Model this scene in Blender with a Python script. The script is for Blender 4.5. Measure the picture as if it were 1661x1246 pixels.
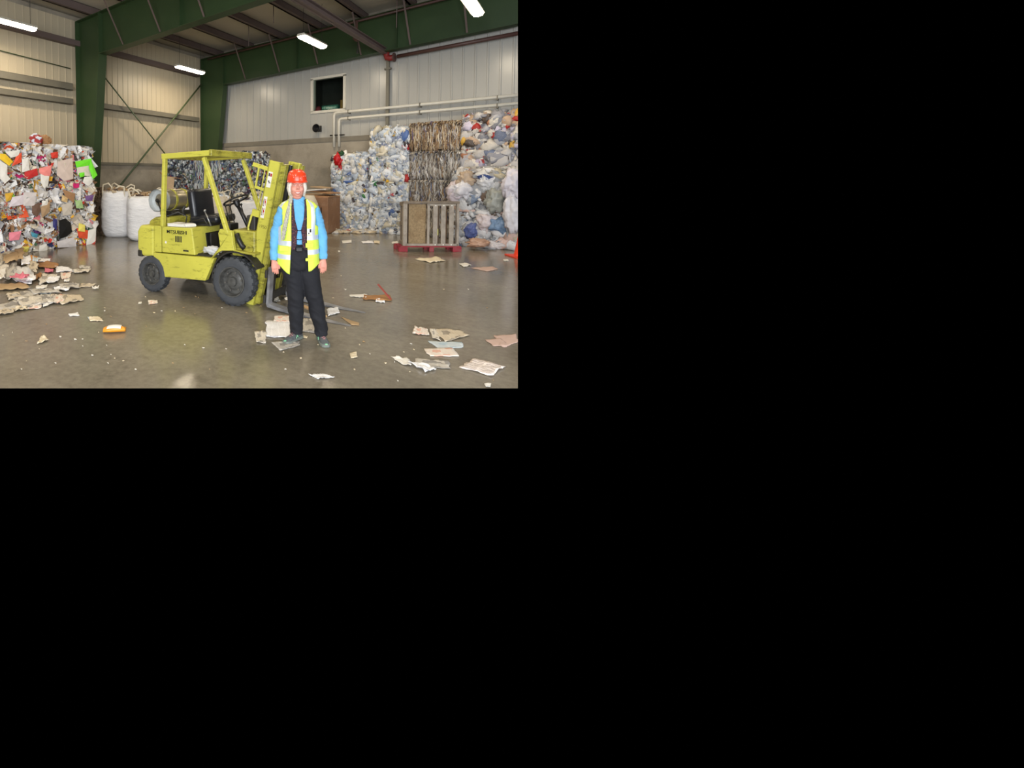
import bpy, bmesh, math, random
import numpy as np
from mathutils import Vector, Matrix, noise

for o in list(bpy.data.objects):
    bpy.data.objects.remove(o)
SC = bpy.context.scene
COL = SC.collection
PI = math.pi

# ------------------------------------------------------------ camera
# the photograph fills the upper left 840 x 630 of the 1661 x 1246 frame
FPX = 720.0
CX, CY = 420.0, 315.0
CAMH = 1.68
PITCH = math.atan(30.0 / FPX)
YAW = math.radians(36.5)      # the camera looks 36.5 degrees left of the hall's long wall
RY = Matrix.Rotation(YAW, 3, 'Z')
cam_d = bpy.data.cameras.new('camera')
cam = bpy.data.objects.new('camera', cam_d)
COL.objects.link(cam)
cam.location = (0, 0, CAMH)
cam.rotation_euler = (PI / 2 - PITCH, 0, YAW)
cam_d.sensor_fit = 'HORIZONTAL'
cam_d.sensor_width = 36.0
cam_d.lens = FPX / 1661.0 * 36.0
cam_d.shift_x = (830.5 - CX) / 1661.0
cam_d.shift_y = (CY - 623.0) / 1661.0
cam_d.clip_start = 0.05
cam_d.clip_end = 200
SC.camera = cam

# ------------------------------------------------------------ world, exposure
w = bpy.data.worlds.new('world')
SC.world = w
w.use_nodes = True
w.node_tree.nodes['Background'].inputs[0].default_value = (0, 0, 0, 1)
w.node_tree.nodes['Background'].inputs[1].default_value = 0.0
SC.view_settings.view_transform = 'Standard'
SC.view_settings.look = 'None'
SC.view_settings.gamma = 1.0
SC.view_settings.use_curve_mapping = False
SC.view_settings.exposure = 0.38

def area(name, loc, target, size, size_y, power, color):
    d = bpy.data.lights.new(name, 'AREA')
    d.shape = 'RECTANGLE'
    d.size = size; d.size_y = size_y
    d.energy = power; d.color = color
    o = bpy.data.objects.new(name, d)
    COL.objects.link(o)
    loc = RY @ Vector(loc); target = RY @ Vector(target)
    o.location = loc
    v = target - loc
    o.rotation_euler = v.to_track_quat('-Z', 'Y').to_euler()
    return o
# area lights standing in for daylight through unseen dock doors behind the photographer
area('dock_door_daylight', (-1.0, -5.0, 2.2), (0.3, 9, 0.8), 8.0, 4.0, 1150, (0.94, 0.97, 1.0))
area('side_fill_light', (7.5, -1.0, 2.2), (0.5, 11, 0.8), 4.0, 3.6, 220, (0.95, 0.98, 1.0))  # added side fill; no door is known on this side

# ------------------------------------------------------------ coordinates
FW = RY @ Vector((0, math.cos(PITCH), -math.sin(PITCH)))
UP = RY @ Vector((0, math.sin(PITCH), math.cos(PITCH)))
RT = RY @ Vector((1, 0, 0))
HF = RY @ Vector((0, 1, 0))
CAMP = Vector((0, 0, CAMH))
def ray(px, py):
    return FW + RT * ((px - CX) / FPX) + UP * (-(py - CY) / FPX)
def fl(px, py, z=0.0):
    d = ray(px, py)
    return CAMP + d * ((z - CAMH) / d.z)
def atY(px, py, Y):
    d = ray(px, py)
    return CAMP + d * (Y / d.dot(HF))
def onT(px, py, t):
    d = ray(px, py); return CAMP + d * ((CORNER.x + t - CAMP.x) / d.x)
def onS(px, py, s):
    d = ray(px, py); return CAMP + d * ((CORNER.y - s - CAMP.y) / d.y)
def V3(x, y, z=0.0):
    """x metres right of, y metres ahead of the viewpoint"""
    return RY @ Vector((x, y, z))
# t runs along the right wall, s along the left wall, both from the far corner
ANG = 0.0
CORNER = RY @ Vector((-2.15, 18.23, 0))
UU = Vector((0, 1, 0))      # away along the left wall
TT = Vector((1, 0, 0))      # along the right wall towards the viewer
def W(s, t, z=0.0):
    return CORNER - UU * s + TT * t + Vector((0, 0, z))

# ------------------------------------------------------------ materials
def new_mat(name):
    m = bpy.data.materials.new(name)
    m.use_nodes = True
    nt = m.node_tree
    return m, nt, nt.nodes['Principled BSDF']
def N(nt, typ, **kw):
    n = nt.nodes.new(typ)
    for k, v in kw.items():
        setattr(n, k, v)
    return n
def srgb(r, g, b):
    f = lambda c: (c / 255.0 / 12.92) if c / 255.0 <= 0.04045 else ((c / 255.0 + 0.055) / 1.055) ** 2.4
    return (f(r), f(g), f(b), 1)
def ramp(nt, pts):
    r = N(nt, 'ShaderNodeValToRGB')
    cr = r.color_ramp
    while len(cr.elements) < len(pts):
        cr.elements.new(0.5)
    for e, (p, c) in zip(cr.elements, pts):
        e.position = p; e.color = c
    return r
def mat(name, col, rough=0.6, metal=0.0, var=0.12, scale=6.0, bump=0.0, bscale=30.0, dirt=None, dirt_amt=0.5, dirt_scale=4.0, spec=0.5, coords='Object'):
    m, nt, b = new_mat(name)
    tc = N(nt, 'ShaderNodeTexCoord')
    nz = N(nt, 'ShaderNodeTexNoise'); nz.inputs['Scale'].default_value = scale; nz.inputs['Detail'].default_value = 5
    nt.links.new(tc.outputs[coords], nz.inputs['Vector'])
    c0 = tuple(max(0, c * (1 - var)) for c in col[:3]) + (1,)
    c1 = tuple(min(1, c * (1 + var)) for c in col[:3]) + (1,)
    r = ramp(nt, [(0.3, c0), (0.7, c1)])
    nt.links.new(nz.outputs['Fac'], r.inputs['Fac'])
    out = r.outputs['Color']
    if dirt:
        n2 = N(nt, 'ShaderNodeTexNoise'); n2.inputs['Scale'].default_value = dirt_scale; n2.inputs['Detail'].default_value = 8; n2.inputs['Roughness'].default_value = 0.7
        nt.links.new(tc.outputs[coords], n2.inputs['Vector'])
        r2 = ramp(nt, [(0.5, (0, 0, 0, 1)), (0.72, (dirt_amt,) * 3 + (1,))])
        nt.links.new(n2.outputs['Fac'], r2.inputs['Fac'])
        mx = N(nt, 'ShaderNodeMixRGB')
        nt.links.new(r2.outputs['Color'], mx.inputs['Fac'])
        nt.links.new(out, mx.inputs['Color1'])
        mx.inputs['Color2'].default_value = dirt
        out = mx.outputs['Color']
    nt.links.new(out, b.inputs['Base Color'])
    b.inputs['Roughness'].default_value = rough
    b.inputs['Metallic'].default_value = metal
    b.inputs['Specular IOR Level'].default_value = spec
    if bump:
        n3 = N(nt, 'ShaderNodeTexNoise'); n3.inputs['Scale'].default_value = bscale; n3.inputs['Detail'].default_value = 4
        nt.links.new(tc.outputs[coords], n3.inputs['Vector'])
        bp = N(nt, 'ShaderNodeBump'); bp.inputs['Strength'].default_value = bump; bp.inputs['Distance'].default_value = 0.02
        nt.links.new(n3.outputs['Fac'], bp.inputs['Height'])
        nt.links.new(bp.outputs['Normal'], b.inputs['Normal'])
    return m
def attr_mat(name, rough=0.6, bump=0.0, bscale=40, spec=0.4, transl=0.0):
    """the colour of every scrap in a bale comes from the mesh (each scrap its own colour)"""
    m, nt, b = new_mat(name)
    a = N(nt, 'ShaderNodeAttribute', attribute_name='Col')
    nt.links.new(a.outputs['Color'], b.inputs['Base Color'])
    b.inputs['Roughness'].default_value = rough
    b.inputs['Specular IOR Level'].default_value = spec
    if bump:
        tc = N(nt, 'ShaderNodeTexCoord')
        n3 = N(nt, 'ShaderNodeTexNoise'); n3.inputs['Scale'].default_value = bscale; n3.inputs['Detail'].default_value = 5; n3.inputs['Distortion'].default_value = 1.5
        nt.links.new(tc.outputs['Object'], n3.inputs['Vector'])
        bp = N(nt, 'ShaderNodeBump'); bp.inputs['Strength'].default_value = bump; bp.inputs['Distance'].default_value = 0.03
        nt.links.new(n3.outputs['Fac'], bp.inputs['Height'])
        nt.links.new(bp.outputs['Normal'], b.inputs['Normal'])
    if transl:
        tr = N(nt, 'ShaderNodeBsdfTranslucent'); nt.links.new(a.outputs['Color'], tr.inputs['Color'])
        mx = N(nt, 'ShaderNodeMixShader'); mx.inputs['Fac'].default_value = transl
        out = nt.nodes['Material Output']
        nt.links.new(b.outputs[0], mx.inputs[1]); nt.links.new(tr.outputs[0], mx.inputs[2])
        nt.links.new(mx.outputs[0], out.inputs['Surface'])
    return m

# ------------------------------------------------------------ mesh builder
class MB:
    def __init__(self):
        self.v = []; self.f = []; self.m = []
    def add(self, vs, fs, mi=0):
        o = len(self.v)
        self.v += [tuple(p) for p in vs]
        self.f += [tuple(i + o for i in f) for f in fs]
        self.m += [mi] * len(fs)
        return self
    def box(self, c, d, rot=None, mi=0):
        x, y, z = d[0] / 2, d[1] / 2, d[2] / 2
        vs = [Vector((a * x, b * y, e * z)) for a in (-1, 1) for b in (-1, 1) for e in (-1, 1)]
        if rot is not None:
            vs = [rot @ p for p in vs]
        vs = [p + Vector(c) for p in vs]
        return self.add(vs, [(0, 1, 3, 2), (4, 6, 7, 5), (0, 4, 5, 1), (2, 3, 7, 6), (0, 2, 6, 4), (1, 5, 7, 3)], mi)
    def bar(self, p0, p1, wd, ht, up=(0, 0, 1), mi=0):
        p0 = Vector(p0); p1 = Vector(p1); d = (p1 - p0)
        L = d.length; d.normalize()
        u = Vector(up)
        sx = d.cross(u)
        if sx.length < 1e-4: sx = d.cross(Vector((0, 1, 0)))
        sx.normalize(); u = sx.cross(d).normalized()
        vs = []
        for p in (p0, p1):
            for a, b in ((-1, -1), (1, -1), (1, 1), (-1, 1)):
                vs.append(p + sx * (a * wd / 2) + u * (b * ht / 2))
        return self.add(vs, [(3, 2, 1, 0), (4, 5, 6, 7), (0, 1, 5, 4), (1, 2, 6, 5), (2, 3, 7, 6), (3, 0, 4, 7)], mi)
    def tube(self, pts, r, seg=10, cap=True, mi=0, flat=1.0):
        pts = [Vector(p) for p in pts]
        n = len(pts)
        rs = r if isinstance(r, (list, tuple)) else [r] * n
        rings = []
        nrm = None
        for i, p in enumerate(pts):
            if i == 0: d = pts[1] - pts[0]
            elif i == n - 1: d = pts[-1] - pts[-2]
            else: d = (pts[i + 1] - pts[i]).normalized() + (pts[i] - pts[i - 1]).normalized()
            if d.length < 1e-9: d = Vector((0, 0, 1))
            d.normalize()
            if nrm is None:
                a = Vector((0, 0, 1)) if abs(d.z) < 0.9 else Vector((0, 1, 0))
                nrm = d.cross(a).normalized()
            else:
                nrm = (nrm - d * nrm.dot(d))
                if nrm.length < 1e-6: nrm = d.orthogonal()
                nrm.normalize()
            b = d.cross(nrm)
            rings.append([p + nrm * (math.cos(2 * PI * k / seg) * rs[i]) + b * (math.sin(2 * PI * k / seg) * rs[i] * flat) for k in range(seg)])
        return self.loft(rings, cap, mi)
    def loft(self, rings, cap=True, mi=0, closed=True):
        seg = len(rings[0]); vs = [p for r in rings for p in r]; fs = []
        for i in range(len(rings) - 1):
            for k in range(seg if closed else seg - 1):
                a = i * seg + k; b = i * seg + (k + 1) % seg
                fs.append((a, b, b + seg, a + seg))
        if cap:
            fs.append(tuple(reversed(range(seg))))
            fs.append(tuple((len(rings) - 1) * seg + k for k in range(seg)))
        return self.add(vs, fs, mi)
    def cyl(self, p0, p1, r0, r1=None, seg=20, cap=True, mi=0):
        return self.tube([p0, p1], [r0, r0 if r1 is None else r1], seg, cap, mi)
    def lathe(self, prof, M=None, seg=32, mi=0, cap=True):
        """prof: list of (radius, height) about local z"""
        M = M or Matrix.Identity(4)
        rings = [[M @ Vector((r * math.cos(2 * PI * k / seg), r * math.sin(2 * PI * k / seg), h)) for k in range(seg)] for r, h in prof]
        return self.loft(rings, cap, mi)
    def prism(self, poly, fn, a, b, mi=0):
        """poly: 2-D outline, fn(u, v, w) -> point; extruded from w=a to w=b"""
        n = len(poly)
        vs = [fn(u, v, a) for u, v in poly] + [fn(u, v, b) for u, v in poly]
        fs = [tuple(range(n)), tuple(reversed(range(n, 2 * n)))]
        for i in range(n):
            j = (i + 1) % n
            fs.append((i, i + n, j + n, j))
        return self.add(vs, fs, mi)
    def sphere(self, c, r, seg=16, rings=10, rot=None, mi=0):
        if not isinstance(r, (tuple, list, Vector)): r = (r, r, r)
        rot = rot or Matrix.Identity(3)
        vs = []
        for i in range(1, rings):
            ph = PI * i / rings
            for k in range(seg):
                th = 2 * PI * k / seg
                vs.append(Vector(c) + rot @ Vector((r[0] * math.sin(ph) * math.cos(th), r[1] * math.sin(ph) * math.sin(th), r[2] * math.cos(ph))))
        top = len(vs); vs.append(Vector(c) + rot @ Vector((0, 0, r[2])))
        bot = len(vs); vs.append(Vector(c) + rot @ Vector((0, 0, -r[2])))
        fs = []
        for i in range(rings - 2):
            for k in range(seg):
                a = i * seg + k; b = i * seg + (k + 1) % seg
                fs.append((a, a + seg, b + seg, b))
        for k in range(seg):
            fs.append((top, k, (k + 1) % seg))
            e = (rings - 2) * seg
            fs.append((bot, e + (k + 1) % seg, e + k))
        return self.add(vs, fs, mi)
    def mesh(self, name, mats, smooth=False):
        me = bpy.data.meshes.new(name)
        me.from_pydata(self.v, [], self.f)
        for m in (mats if isinstance(mats, (list, tuple)) else [mats]):
            me.materials.append(m)
        if any(self.m):
            me.polygons.foreach_set('material_index', self.m)
        bm = bmesh.new(); bm.from_mesh(me)
        bmesh.ops.recalc_face_normals(bm, faces=bm.faces)
        bm.to_mesh(me); bm.free()
        if smooth:
            me.polygons.foreach_set('use_smooth', [True] * len(me.polygons))
            if smooth is not True:
                try: me.set_sharp_from_angle(angle=math.radians(smooth))
                except Exception: pass
        me.update()
        return me
    def build(self, name, mats, parent=None, smooth=False, bevel=0, **tags):
        return link(name, self.mesh(name, mats, smooth), parent, bevel, **tags)

def link(name, me, parent=None, bevel=0, loc=None, rot=None, **tags):
    o = bpy.data.objects.new(name, me)
    COL.objects.link(o)
    if parent is not None: o.parent = parent
    if loc is not None: o.location = loc
    if rot is not None: o.rotation_euler = rot
    if bevel:
        b = o.modifiers.new('bevel', 'BEVEL'); b.width = bevel; b.segments = 2; b.limit_method = 'ANGLE'; b.angle_limit = math.radians(35)
    for k, v in tags.items():
        if v: o[k] = v
    return o
def thing(name, loc, rz=0.0, label=None, category=None, group=None, rot=None):
    o = bpy.data.objects.new(name, None)
    COL.objects.link(o)
    o.empty_display_size = 0.2
    o.location = loc
    o.rotation_euler = rot if rot is not None else (0, 0, rz)
    if label: o['label'] = label
    if category: o['category'] = category
    if group: o['group'] = group
    return o
def tag(o, label=None, category=None, group=None, kind=None):
    for k, v in (('label', label), ('category', category), ('group', group), ('kind', kind)):
        if v: o[k] = v
    return o
def dup(o, parent=None):
    c = o.copy(); COL.objects.link(c); c.parent = parent
    for ch in o.children: dup(ch, c)
    return c
def text_mesh(name, body, size, M, material, parent, extrude=0.001, offset=0.0, sx=1.0):
    cu = bpy.data.curves.new(name, 'FONT')
    cu.body = body; cu.size = size; cu.extrude = extrude; cu.offset = offset
    cu.align_x = 'CENTER'; cu.align_y = 'CENTER'
    tmp = bpy.data.objects.new('tmp', cu); COL.objects.link(tmp)
    bpy.context.view_layer.update()
    me = bpy.data.meshes.new_from_object(tmp)
    bpy.data.objects.remove(tmp)
    me.transform(M @ Matrix.Diagonal((sx, 1, 1, 1)))
    me.materials.clear(); me.materials.append(material)
    return link(name, me, parent)

# ============================================================ the hall
M_green = mat('green_steel_paint', srgb(48, 68, 38), 0.5, var=0.08, scale=2, dirt=srgb(30, 50, 30), dirt_amt=0.3)
M_purlin = mat('dark_red_oxide_steel', srgb(98, 84, 80), 0.6, var=0.1, scale=2)
M_girt = mat('grey_galvanised_girt', srgb(108, 104, 92), 0.5, var=0.08, scale=3)
M_white_panel = mat('white_liner_panel', srgb(168, 167, 162), 0.28, var=0.04, scale=0.6, spec=0.5)
M_beige_panel = mat('beige_liner_panel', srgb(186, 174, 150), 0.42, var=0.04, scale=0.6)
M_roof_in = mat('vinyl_faced_roof_insulation', srgb(190, 182, 164), 0.5, var=0.06, scale=0.8, bump=0.3, bscale=2)
M_rod = mat('green_brace_steel', srgb(70, 84, 56), 0.5, var=0.1)
M_pipe_w = mat('white_pipe_paint', srgb(206, 202, 190), 0.4, var=0.05)
M_pipe_red = mat('red_oxide_pipe', srgb(80, 54, 48), 0.5, var=0.12)
M_black = mat('black_plastic', srgb(22, 22, 24), 0.45, var=0.2)
M_dark = mat('dark_grime_steel', srgb(42, 40, 36), 0.55, var=0.3, scale=14)
M_steel = mat('bare_steel', srgb(150, 150, 148), 0.35, metal=0.8, var=0.15, scale=10)

# floor ------------------------------------------------------
def floor_material():
    m, nt, b = new_mat('worn_sealed_concrete')
    tc = N(nt, 'ShaderNodeTexCoord')
    mp = N(nt, 'ShaderNodeMapping'); mp.inputs['Rotation'].default_value = (0, 0, ANG); mp.inputs['Scale'].default_value = (0.35, 1.0, 1)
    nt.links.new(tc.outputs['Object'], mp.inputs['Vector'])
    n1 = N(nt, 'ShaderNodeTexNoise'); n1.inputs['Scale'].default_value = 0.9; n1.inputs['Detail'].default_value = 8; n1.inputs['Roughness'].default_value = 0.65
    nt.links.new(mp.outputs[0], n1.inputs['Vector'])
    r1 = ramp(nt, [(0.3, srgb(122, 115, 101)), (0.5, srgb(133, 126, 112)), (0.72, srgb(145, 138, 124))])
    nt.links.new(n1.outputs['Fac'], r1.inputs['Fac'])
    n2 = N(nt, 'ShaderNodeTexNoise'); n2.inputs['Scale'].default_value = 14; n2.inputs['Detail'].default_value = 6; n2.inputs['Roughness'].default_value = 0.7
    nt.links.new(tc.outputs['Object'], n2.inputs['Vector'])
    r2 = ramp(nt, [(0.35, (0.80, 0.80, 0.80, 1)), (0.65, (1.08, 1.08, 1.08, 1))])
    nt.links.new(n2.outputs['Fac'], r2.inputs['Fac'])
    mx = N(nt, 'ShaderNodeMixRGB', blend_type='MULTIPLY'); mx.inputs['Fac'].default_value = 1
    nt.links.new(r1.outputs['Color'], mx.inputs['Color1']); nt.links.new(r2.outputs['Color'], mx.inputs['Color2'])
    # dark oily blots
    n3 = N(nt, 'ShaderNodeTexNoise'); n3.inputs['Scale'].default_value = 2.6; n3.inputs['Detail'].default_value = 7; n3.inputs['Roughness'].default_value = 0.75
    nt.links.new(tc.outputs['Object'], n3.inputs['Vector'])
    r3 = ramp(nt, [(0.56, (1, 1, 1, 1)), (0.72, (0.70, 0.69, 0.66, 1))])
    nt.links.new(n3.outputs['Fac'], r3.inputs['Fac'])
    m2 = N(nt, 'ShaderNodeMixRGB', blend_type='MULTIPLY'); m2.inputs['Fac'].default_value = 1
    nt.links.new(mx.outputs[0], m2.inputs['Color1']); nt.links.new(r3.outputs['Color'], m2.inputs['Color2'])
    nt.links.new(m2.outputs[0], b.inputs['Base Color'])
    rr = ramp(nt, [(0.35, (0.11, 0.11, 0.11, 1)), (0.7, (0.25, 0.25, 0.25, 1))])
    nt.links.new(n1.outputs['Fac'], rr.inputs['Fac'])
    nt.links.new(rr.outputs['Color'], b.inputs['Roughness'])
    b.inputs['Specular IOR Level'].default_value = 0.62
    bp = N(nt, 'ShaderNodeBump'); bp.inputs['Strength'].default_value = 0.12; bp.inputs['Distance'].default_value = 0.01
    nt.links.new(n2.outputs['Fac'], bp.inputs['Height']); nt.links.new(bp.outputs['Normal'], b.inputs['Normal'])
    return m
M_floor = floor_material()
mb = MB()
# only the part of the hall the photograph takes in is built
mb.add([W(16.4, -.3, 0), W(16.4, 16, 0), W(-.3, 16, 0), W(-.3, -.3, 0), W(16.4, -.3, -.15), W(16.4, 16, -.15), W(-.3, 16, -.15), W(-.3, -.3, -.15)], [(0, 1, 2, 3), (7, 6, 5, 4), (0, 4, 5, 1), (1, 5, 6, 2), (2, 6, 7, 3), (3, 7, 4, 0)])
tag(mb.build('floor', M_floor), kind='structure')

# ribbed wall panels -----------------------------------------
def ribbed(name, a, b, z0, z1f, nrm, pitch, depth, material, holes=None, ribw=0.05):
    """vertical ribbed liner panel from a to b; z1f(d) is the top height; holes: (d0,d1,z0,z1)"""
    a = Vector(a); b = Vector(b); L = (b - a).length; d = (b - a).normalized(); nrm = Vector(nrm)
    xs = [0.0]
    prof = []
    x = 0.0
    while x < L:
        prof += [(x, 0), (min(L, x + pitch - 2 * ribw), 0), (min(L, x + pitch - 1.6 * ribw), depth), (min(L, x + pitch - 0.4 * ribw), depth)]
        x += pitch
    prof.append((L, 0))
    if holes:
        ex = []
        for h in holes: ex += [h[0], h[1]]
        pr2 = []
        for i in range(len(prof) - 1):
            (x0, y0), (x1, y1) = prof[i], prof[i + 1]
            pr2.append((x0, y0))
            for e in sorted(ex):
                if x0 < e < x1: pr2.append((e, y0 + (y1 - y0) * (e - x0) / (x1 - x0)))
        pr2.append(prof[-1]); prof = pr2
    mb = MB()
    def quad(x0, y0, x1, y1, za, zb, zc, zd):
        mb.add([a + d * x0 + nrm * y0 + Vector((0, 0, za)), a + d * x1 + nrm * y1 + Vector((0, 0, zb)), a + d * x1 + nrm * y1 + Vector((0, 0, zc)), a + d * x0 + nrm * y0 + Vector((0, 0, zd))], [(0, 1, 2, 3)])
    for i in range(len(prof) - 1):
        (x0, y0), (x1, y1) = prof[i], prof[i + 1]
        if x1 - x0 < 1e-6: continue
        xm = (x0 + x1) / 2
        h = None
        for q in (holes or []):
            if q[0] < xm < q[1]: h = q
        t0, t1 = z1f(x0), z1f(x1)
        if h:
            quad(x0, y0, x1, y1, z0, z0, h[2], h[2])
            quad(x0, y0, x1, y1, h[3], h[3], t1, t0)
        else:
            quad(x0, y0, x1, y1, z0, z0, t1, t0)
    o = mb.build(name, material)
    # a plain sheet behind closes the wall
    return o
def roofz(t): return 6.28 + 0.03 * t
M_conc = mat('board_marked_concrete', srgb(150, 142, 128), 0.8, var=0.14, scale=1.6, bump=0.35, bscale=18, dirt=srgb(96, 90, 78), dirt_amt=0.6, dirt_scale=1.2)
# left wall: panels above concrete
wl = ribbed('wall_left', W(17, 0), W(0, 0), 2.03, lambda x: 6.35, TT, 0.203, 0.014, M_beige_panel, ribw=0.02)
tag(wl, kind='structure')
mb = MB(); mb.box((0, 0, 0), (17, 0.2, 6.4)); 
bk = MB()
bk.prism([(-0.0, 0), (17.2, 0), (17.2, 6.5), (0, 6.5)], lambda u, v, w_: W(u, w_, v), -0.25, -0.06)
tag(bk.build('wall_left_outer', M_conc), kind='structure')
cw = MB(); cw.prism([(0, 0), (17, 0), (17, 2.03), (0, 2.03)], lambda u, v, w_: W(u, w_, v), -0.05, 0.10)
tag(cw.build('wall_left_concrete', M_conc), kind='structure')
cw = MB(); cw.prism([(0.1, 2.03), (17, 2.03), (17, 2.11), (0.1, 2.11)], lambda u, v, w_: W(u, w_, v), 0.026, 0.16)
tag(cw.build('trim_1', M_girt), kind='structure')
# right wall
WX0, WX1, WZ0, WZ1 = 4.97, 6.13, 3.85, 4.95
wr = ribbed('wall_right', W(0, 0), W(0, 13), 2.95, lambda x: roofz(x), -UU, 0.305, 0.02, M_white_panel, [(WX0, WX1, WZ0, WZ1)], ribw=0.03)
tag(wr, kind='structure')
cw = MB(); cw.prism([(-0.3, 0), (13, 0), (13, 2.95), (-0.3, 2.95)], lambda u, v, w_: W(w_, u, v), -0.2, 0.10)
tag(cw.build('wall_right_concrete', M_conc), kind='structure')
cw = MB(); cw.prism([(0.1, 2.80), (13, 2.80), (13, 2.95), (0.1, 2.95)], lambda u, v, w_: W(w_, u, v), 0.10, 0.13)
tag(cw.build('trim_2', mat('concrete_cap', srgb(120, 114, 102), 0.8, var=0.1)), kind='structure')
bk = MB()
for (u0, u1, v0, v1) in ((-0.3, WX0, 2.95, 6.6), (WX1, 13, 2.95, 6.8), (WX0, WX1, 2.95, WZ0), (WX0, WX1, WZ1, 6.6)):
    bk.prism([(u0, v0), (u1, v0), (u1, v1), (u0, v1)], lambda u, v, w_: W(w_, u, v), -0.2, -0.03)
tag(bk.build('wall_right_outer', M_conc), kind='structure')
# window into the dark office, with a few things on its sill
def wbox(mb, t0, t1, z0, z1, s0, s1, mi=0):
    return mb.prism([(t0, z0), (t1, z0), (t1, z1), (t0, z1)], lambda u, v, w_: W(w_, u, v), s0, s1, mi)
wf = MB()
for q in ((WX0 - .07, WX1 + .07, WZ1 - .03, WZ1 + .05), (WX0 - .07, WX1 + .07, WZ0 - .06, WZ0 + .02), (WX0 - .07, WX0 + .02, WZ0, WZ1), (WX1 - .02, WX1 + .07, WZ0, WZ1)):
    wbox(wf, q[0], q[1], q[2], q[3], -0.12, 0.05)
win = tag(wf.build('window_1', M_pipe_w), kind='structure')
room = MB()
for q in ((WX0 - .5, WX1 + 1.0, WZ0 - .6, WZ1 + .6, -1.6, -1.5), (WX0 - .5, WX0 - .45, WZ0 - .6, WZ1 + .6, -1.5, -0.2), (WX1 + .95, WX1 + 1.0, WZ0 - .6, WZ1 + .6, -1.5, -.2), (WX0 - .5, WX1 + 1, WZ1 + .55, WZ1 + .6, -1.5, -.2), (WX0 - .5, WX1 + 1, WZ0 - .6, WZ0 - .02, -1.5, -.2)):
    wbox(room, *q)
M_office = mat('dark_office_wall', srgb(54, 52, 48), 0.8)
tag(room.build('wall_office', M_office), kind='structure')
M_glass, nt, b = new_mat('window_glass')
gl = N(nt, 'ShaderNodeBsdfGlossy'); gl.inputs['Roughness'].default_value = 0.03
tr = N(nt, 'ShaderNodeBsdfTransparent'); tr.inputs['Color'].default_value = (0.8, 0.85, 0.83, 1)
fz = N(nt, 'ShaderNodeFresnel'); fz.inputs['IOR'].default_value = 1.12
mx = N(nt, 'ShaderNodeMixShader'); nt.links.new(fz.outputs[0], mx.inputs[0]); nt.links.new(tr.outputs[0], mx.inputs[1]); nt.links.new(gl.outputs[0], mx.inputs[2])
nt.links.new(mx.outputs[0], nt.nodes['Material Output'].inputs['Surface'])
g = MB(); wbox(g, WX0 + .01, WX1 - .01, WZ0 + .01, WZ1 - .01, -0.01, -0.004)
tag(g.build('window_pane', M_glass, win))
def sill_box(name, t0, t1, h, col, label, cat, lid=None):
    e = thing(name, W(-0.12, (t0 + t1) / 2, WZ0 + 0.02), -ANG, label, cat)
    m = MB(); m.box((0, 0.02, h / 2), (t1 - t0, 0.16, h))
    m.build('body', mat(name + '_paint', col, 0.6, var=0.2, scale=20), e, bevel=0.01)
    return e
e = sill_box('crate', WX0 + .30, WX0 + .90, 0.17, srgb(34, 96, 84), 'teal crate with pale worn print on the sill of the dark office window', 'crate')
m = MB()
rr = random.Random(4)
x = -0.26
while x < 0.26:
    ww = rr.uniform(.015, .04); hh = rr.uniform(.05, .11)
    m.box((x, -0.064, 0.09), (ww, 0.004, hh)); x += ww + rr.uniform(.012, .03)
m.build('worn_print', mat('pale_print', srgb(150, 190, 176), 0.7), e)
e = thing('cap', W(-0.12, WX0 + .15, WZ0 + 0.02), -ANG, 'dark red cap at the left end of the office window sill', 'cap')
m = MB(); m.lathe([(.10, 0), (.105, .04), (.095, .11), (.06, .16), (.005, .18)], seg=20); m.build('crown', mat('maroon_cloth', srgb(104, 28, 40), 0.8), e, smooth=True)
m = MB(); m.box((0, -.10, .012), (.16, .09, .012)); m.build('brim', mat('maroon_brim', srgb(120, 40, 52), 0.8), e, bevel=.004)
sill_box('carton', WX1 - .17, WX1 - .03, 0.30, srgb(132, 98, 48), 'small brown carton at the right end of the office window sill', 'carton')

# ceiling: insulated sheets with purlins and two green portal frames
cl = MB()
def cpt(s, t, z): return W(s, t, z)
cl.add([cpt(-0.3, -0.3, roofz(-.3) + .26), cpt(17, -0.3, roofz(-.3) + .26), cpt(17, 14, roofz(14) + .26), cpt(-0.3, 14, roofz(14) + .26),
        cpt(-0.3, -0.3, roofz(-.3) + .34), cpt(17, -0.3, roofz(-.3) + .34), cpt(17, 14, roofz(14) + .34), cpt(-0.3, 14, roofz(14) + .34)],
       [(0, 1, 2, 3), (7, 6, 5, 4), (0, 4, 5, 1), (1, 5, 6, 2), (2, 6, 7, 3), (3, 7, 4, 0)])
tag(cl.build('ceiling', M_roof_in), kind='structure')
PT = [0.9 + 1.5 * i for i in range(9)]
for i, t in enumerate(PT):
    z0 = roofz(t)
    p = MB()
    f3 = lambda u, v, w_: W(w_, u, v)
    p.prism([(t - .03, z0), (t + .03, z0), (t + .03, z0 + .25), (t - .03, z0 + .25)], f3, -0.2, 16.8)
    p.prism([(t - .03, z0), (t + .13, z0), (t + .13, z0 + .012), (t - .03, z0 + .012)], f3, -0.2, 16.8)
    p.prism([(t - .09, z0 + .238), (t + .03, z0 + .238), (t + .03, z0 + .25), (t - .09, z0 + .25)], f3, -0.2, 16.8)
    p.build('roof_purlin', M_purlin, None, label='dark steel roof purlin, ' + ['first', 'second', 'third', 'fourth', 'fifth', 'sixth', 'seventh', 'eighth', 'ninth'][i] + ' counted from the X-braced side wall', category='purlin', group='roof purlins')
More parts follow.
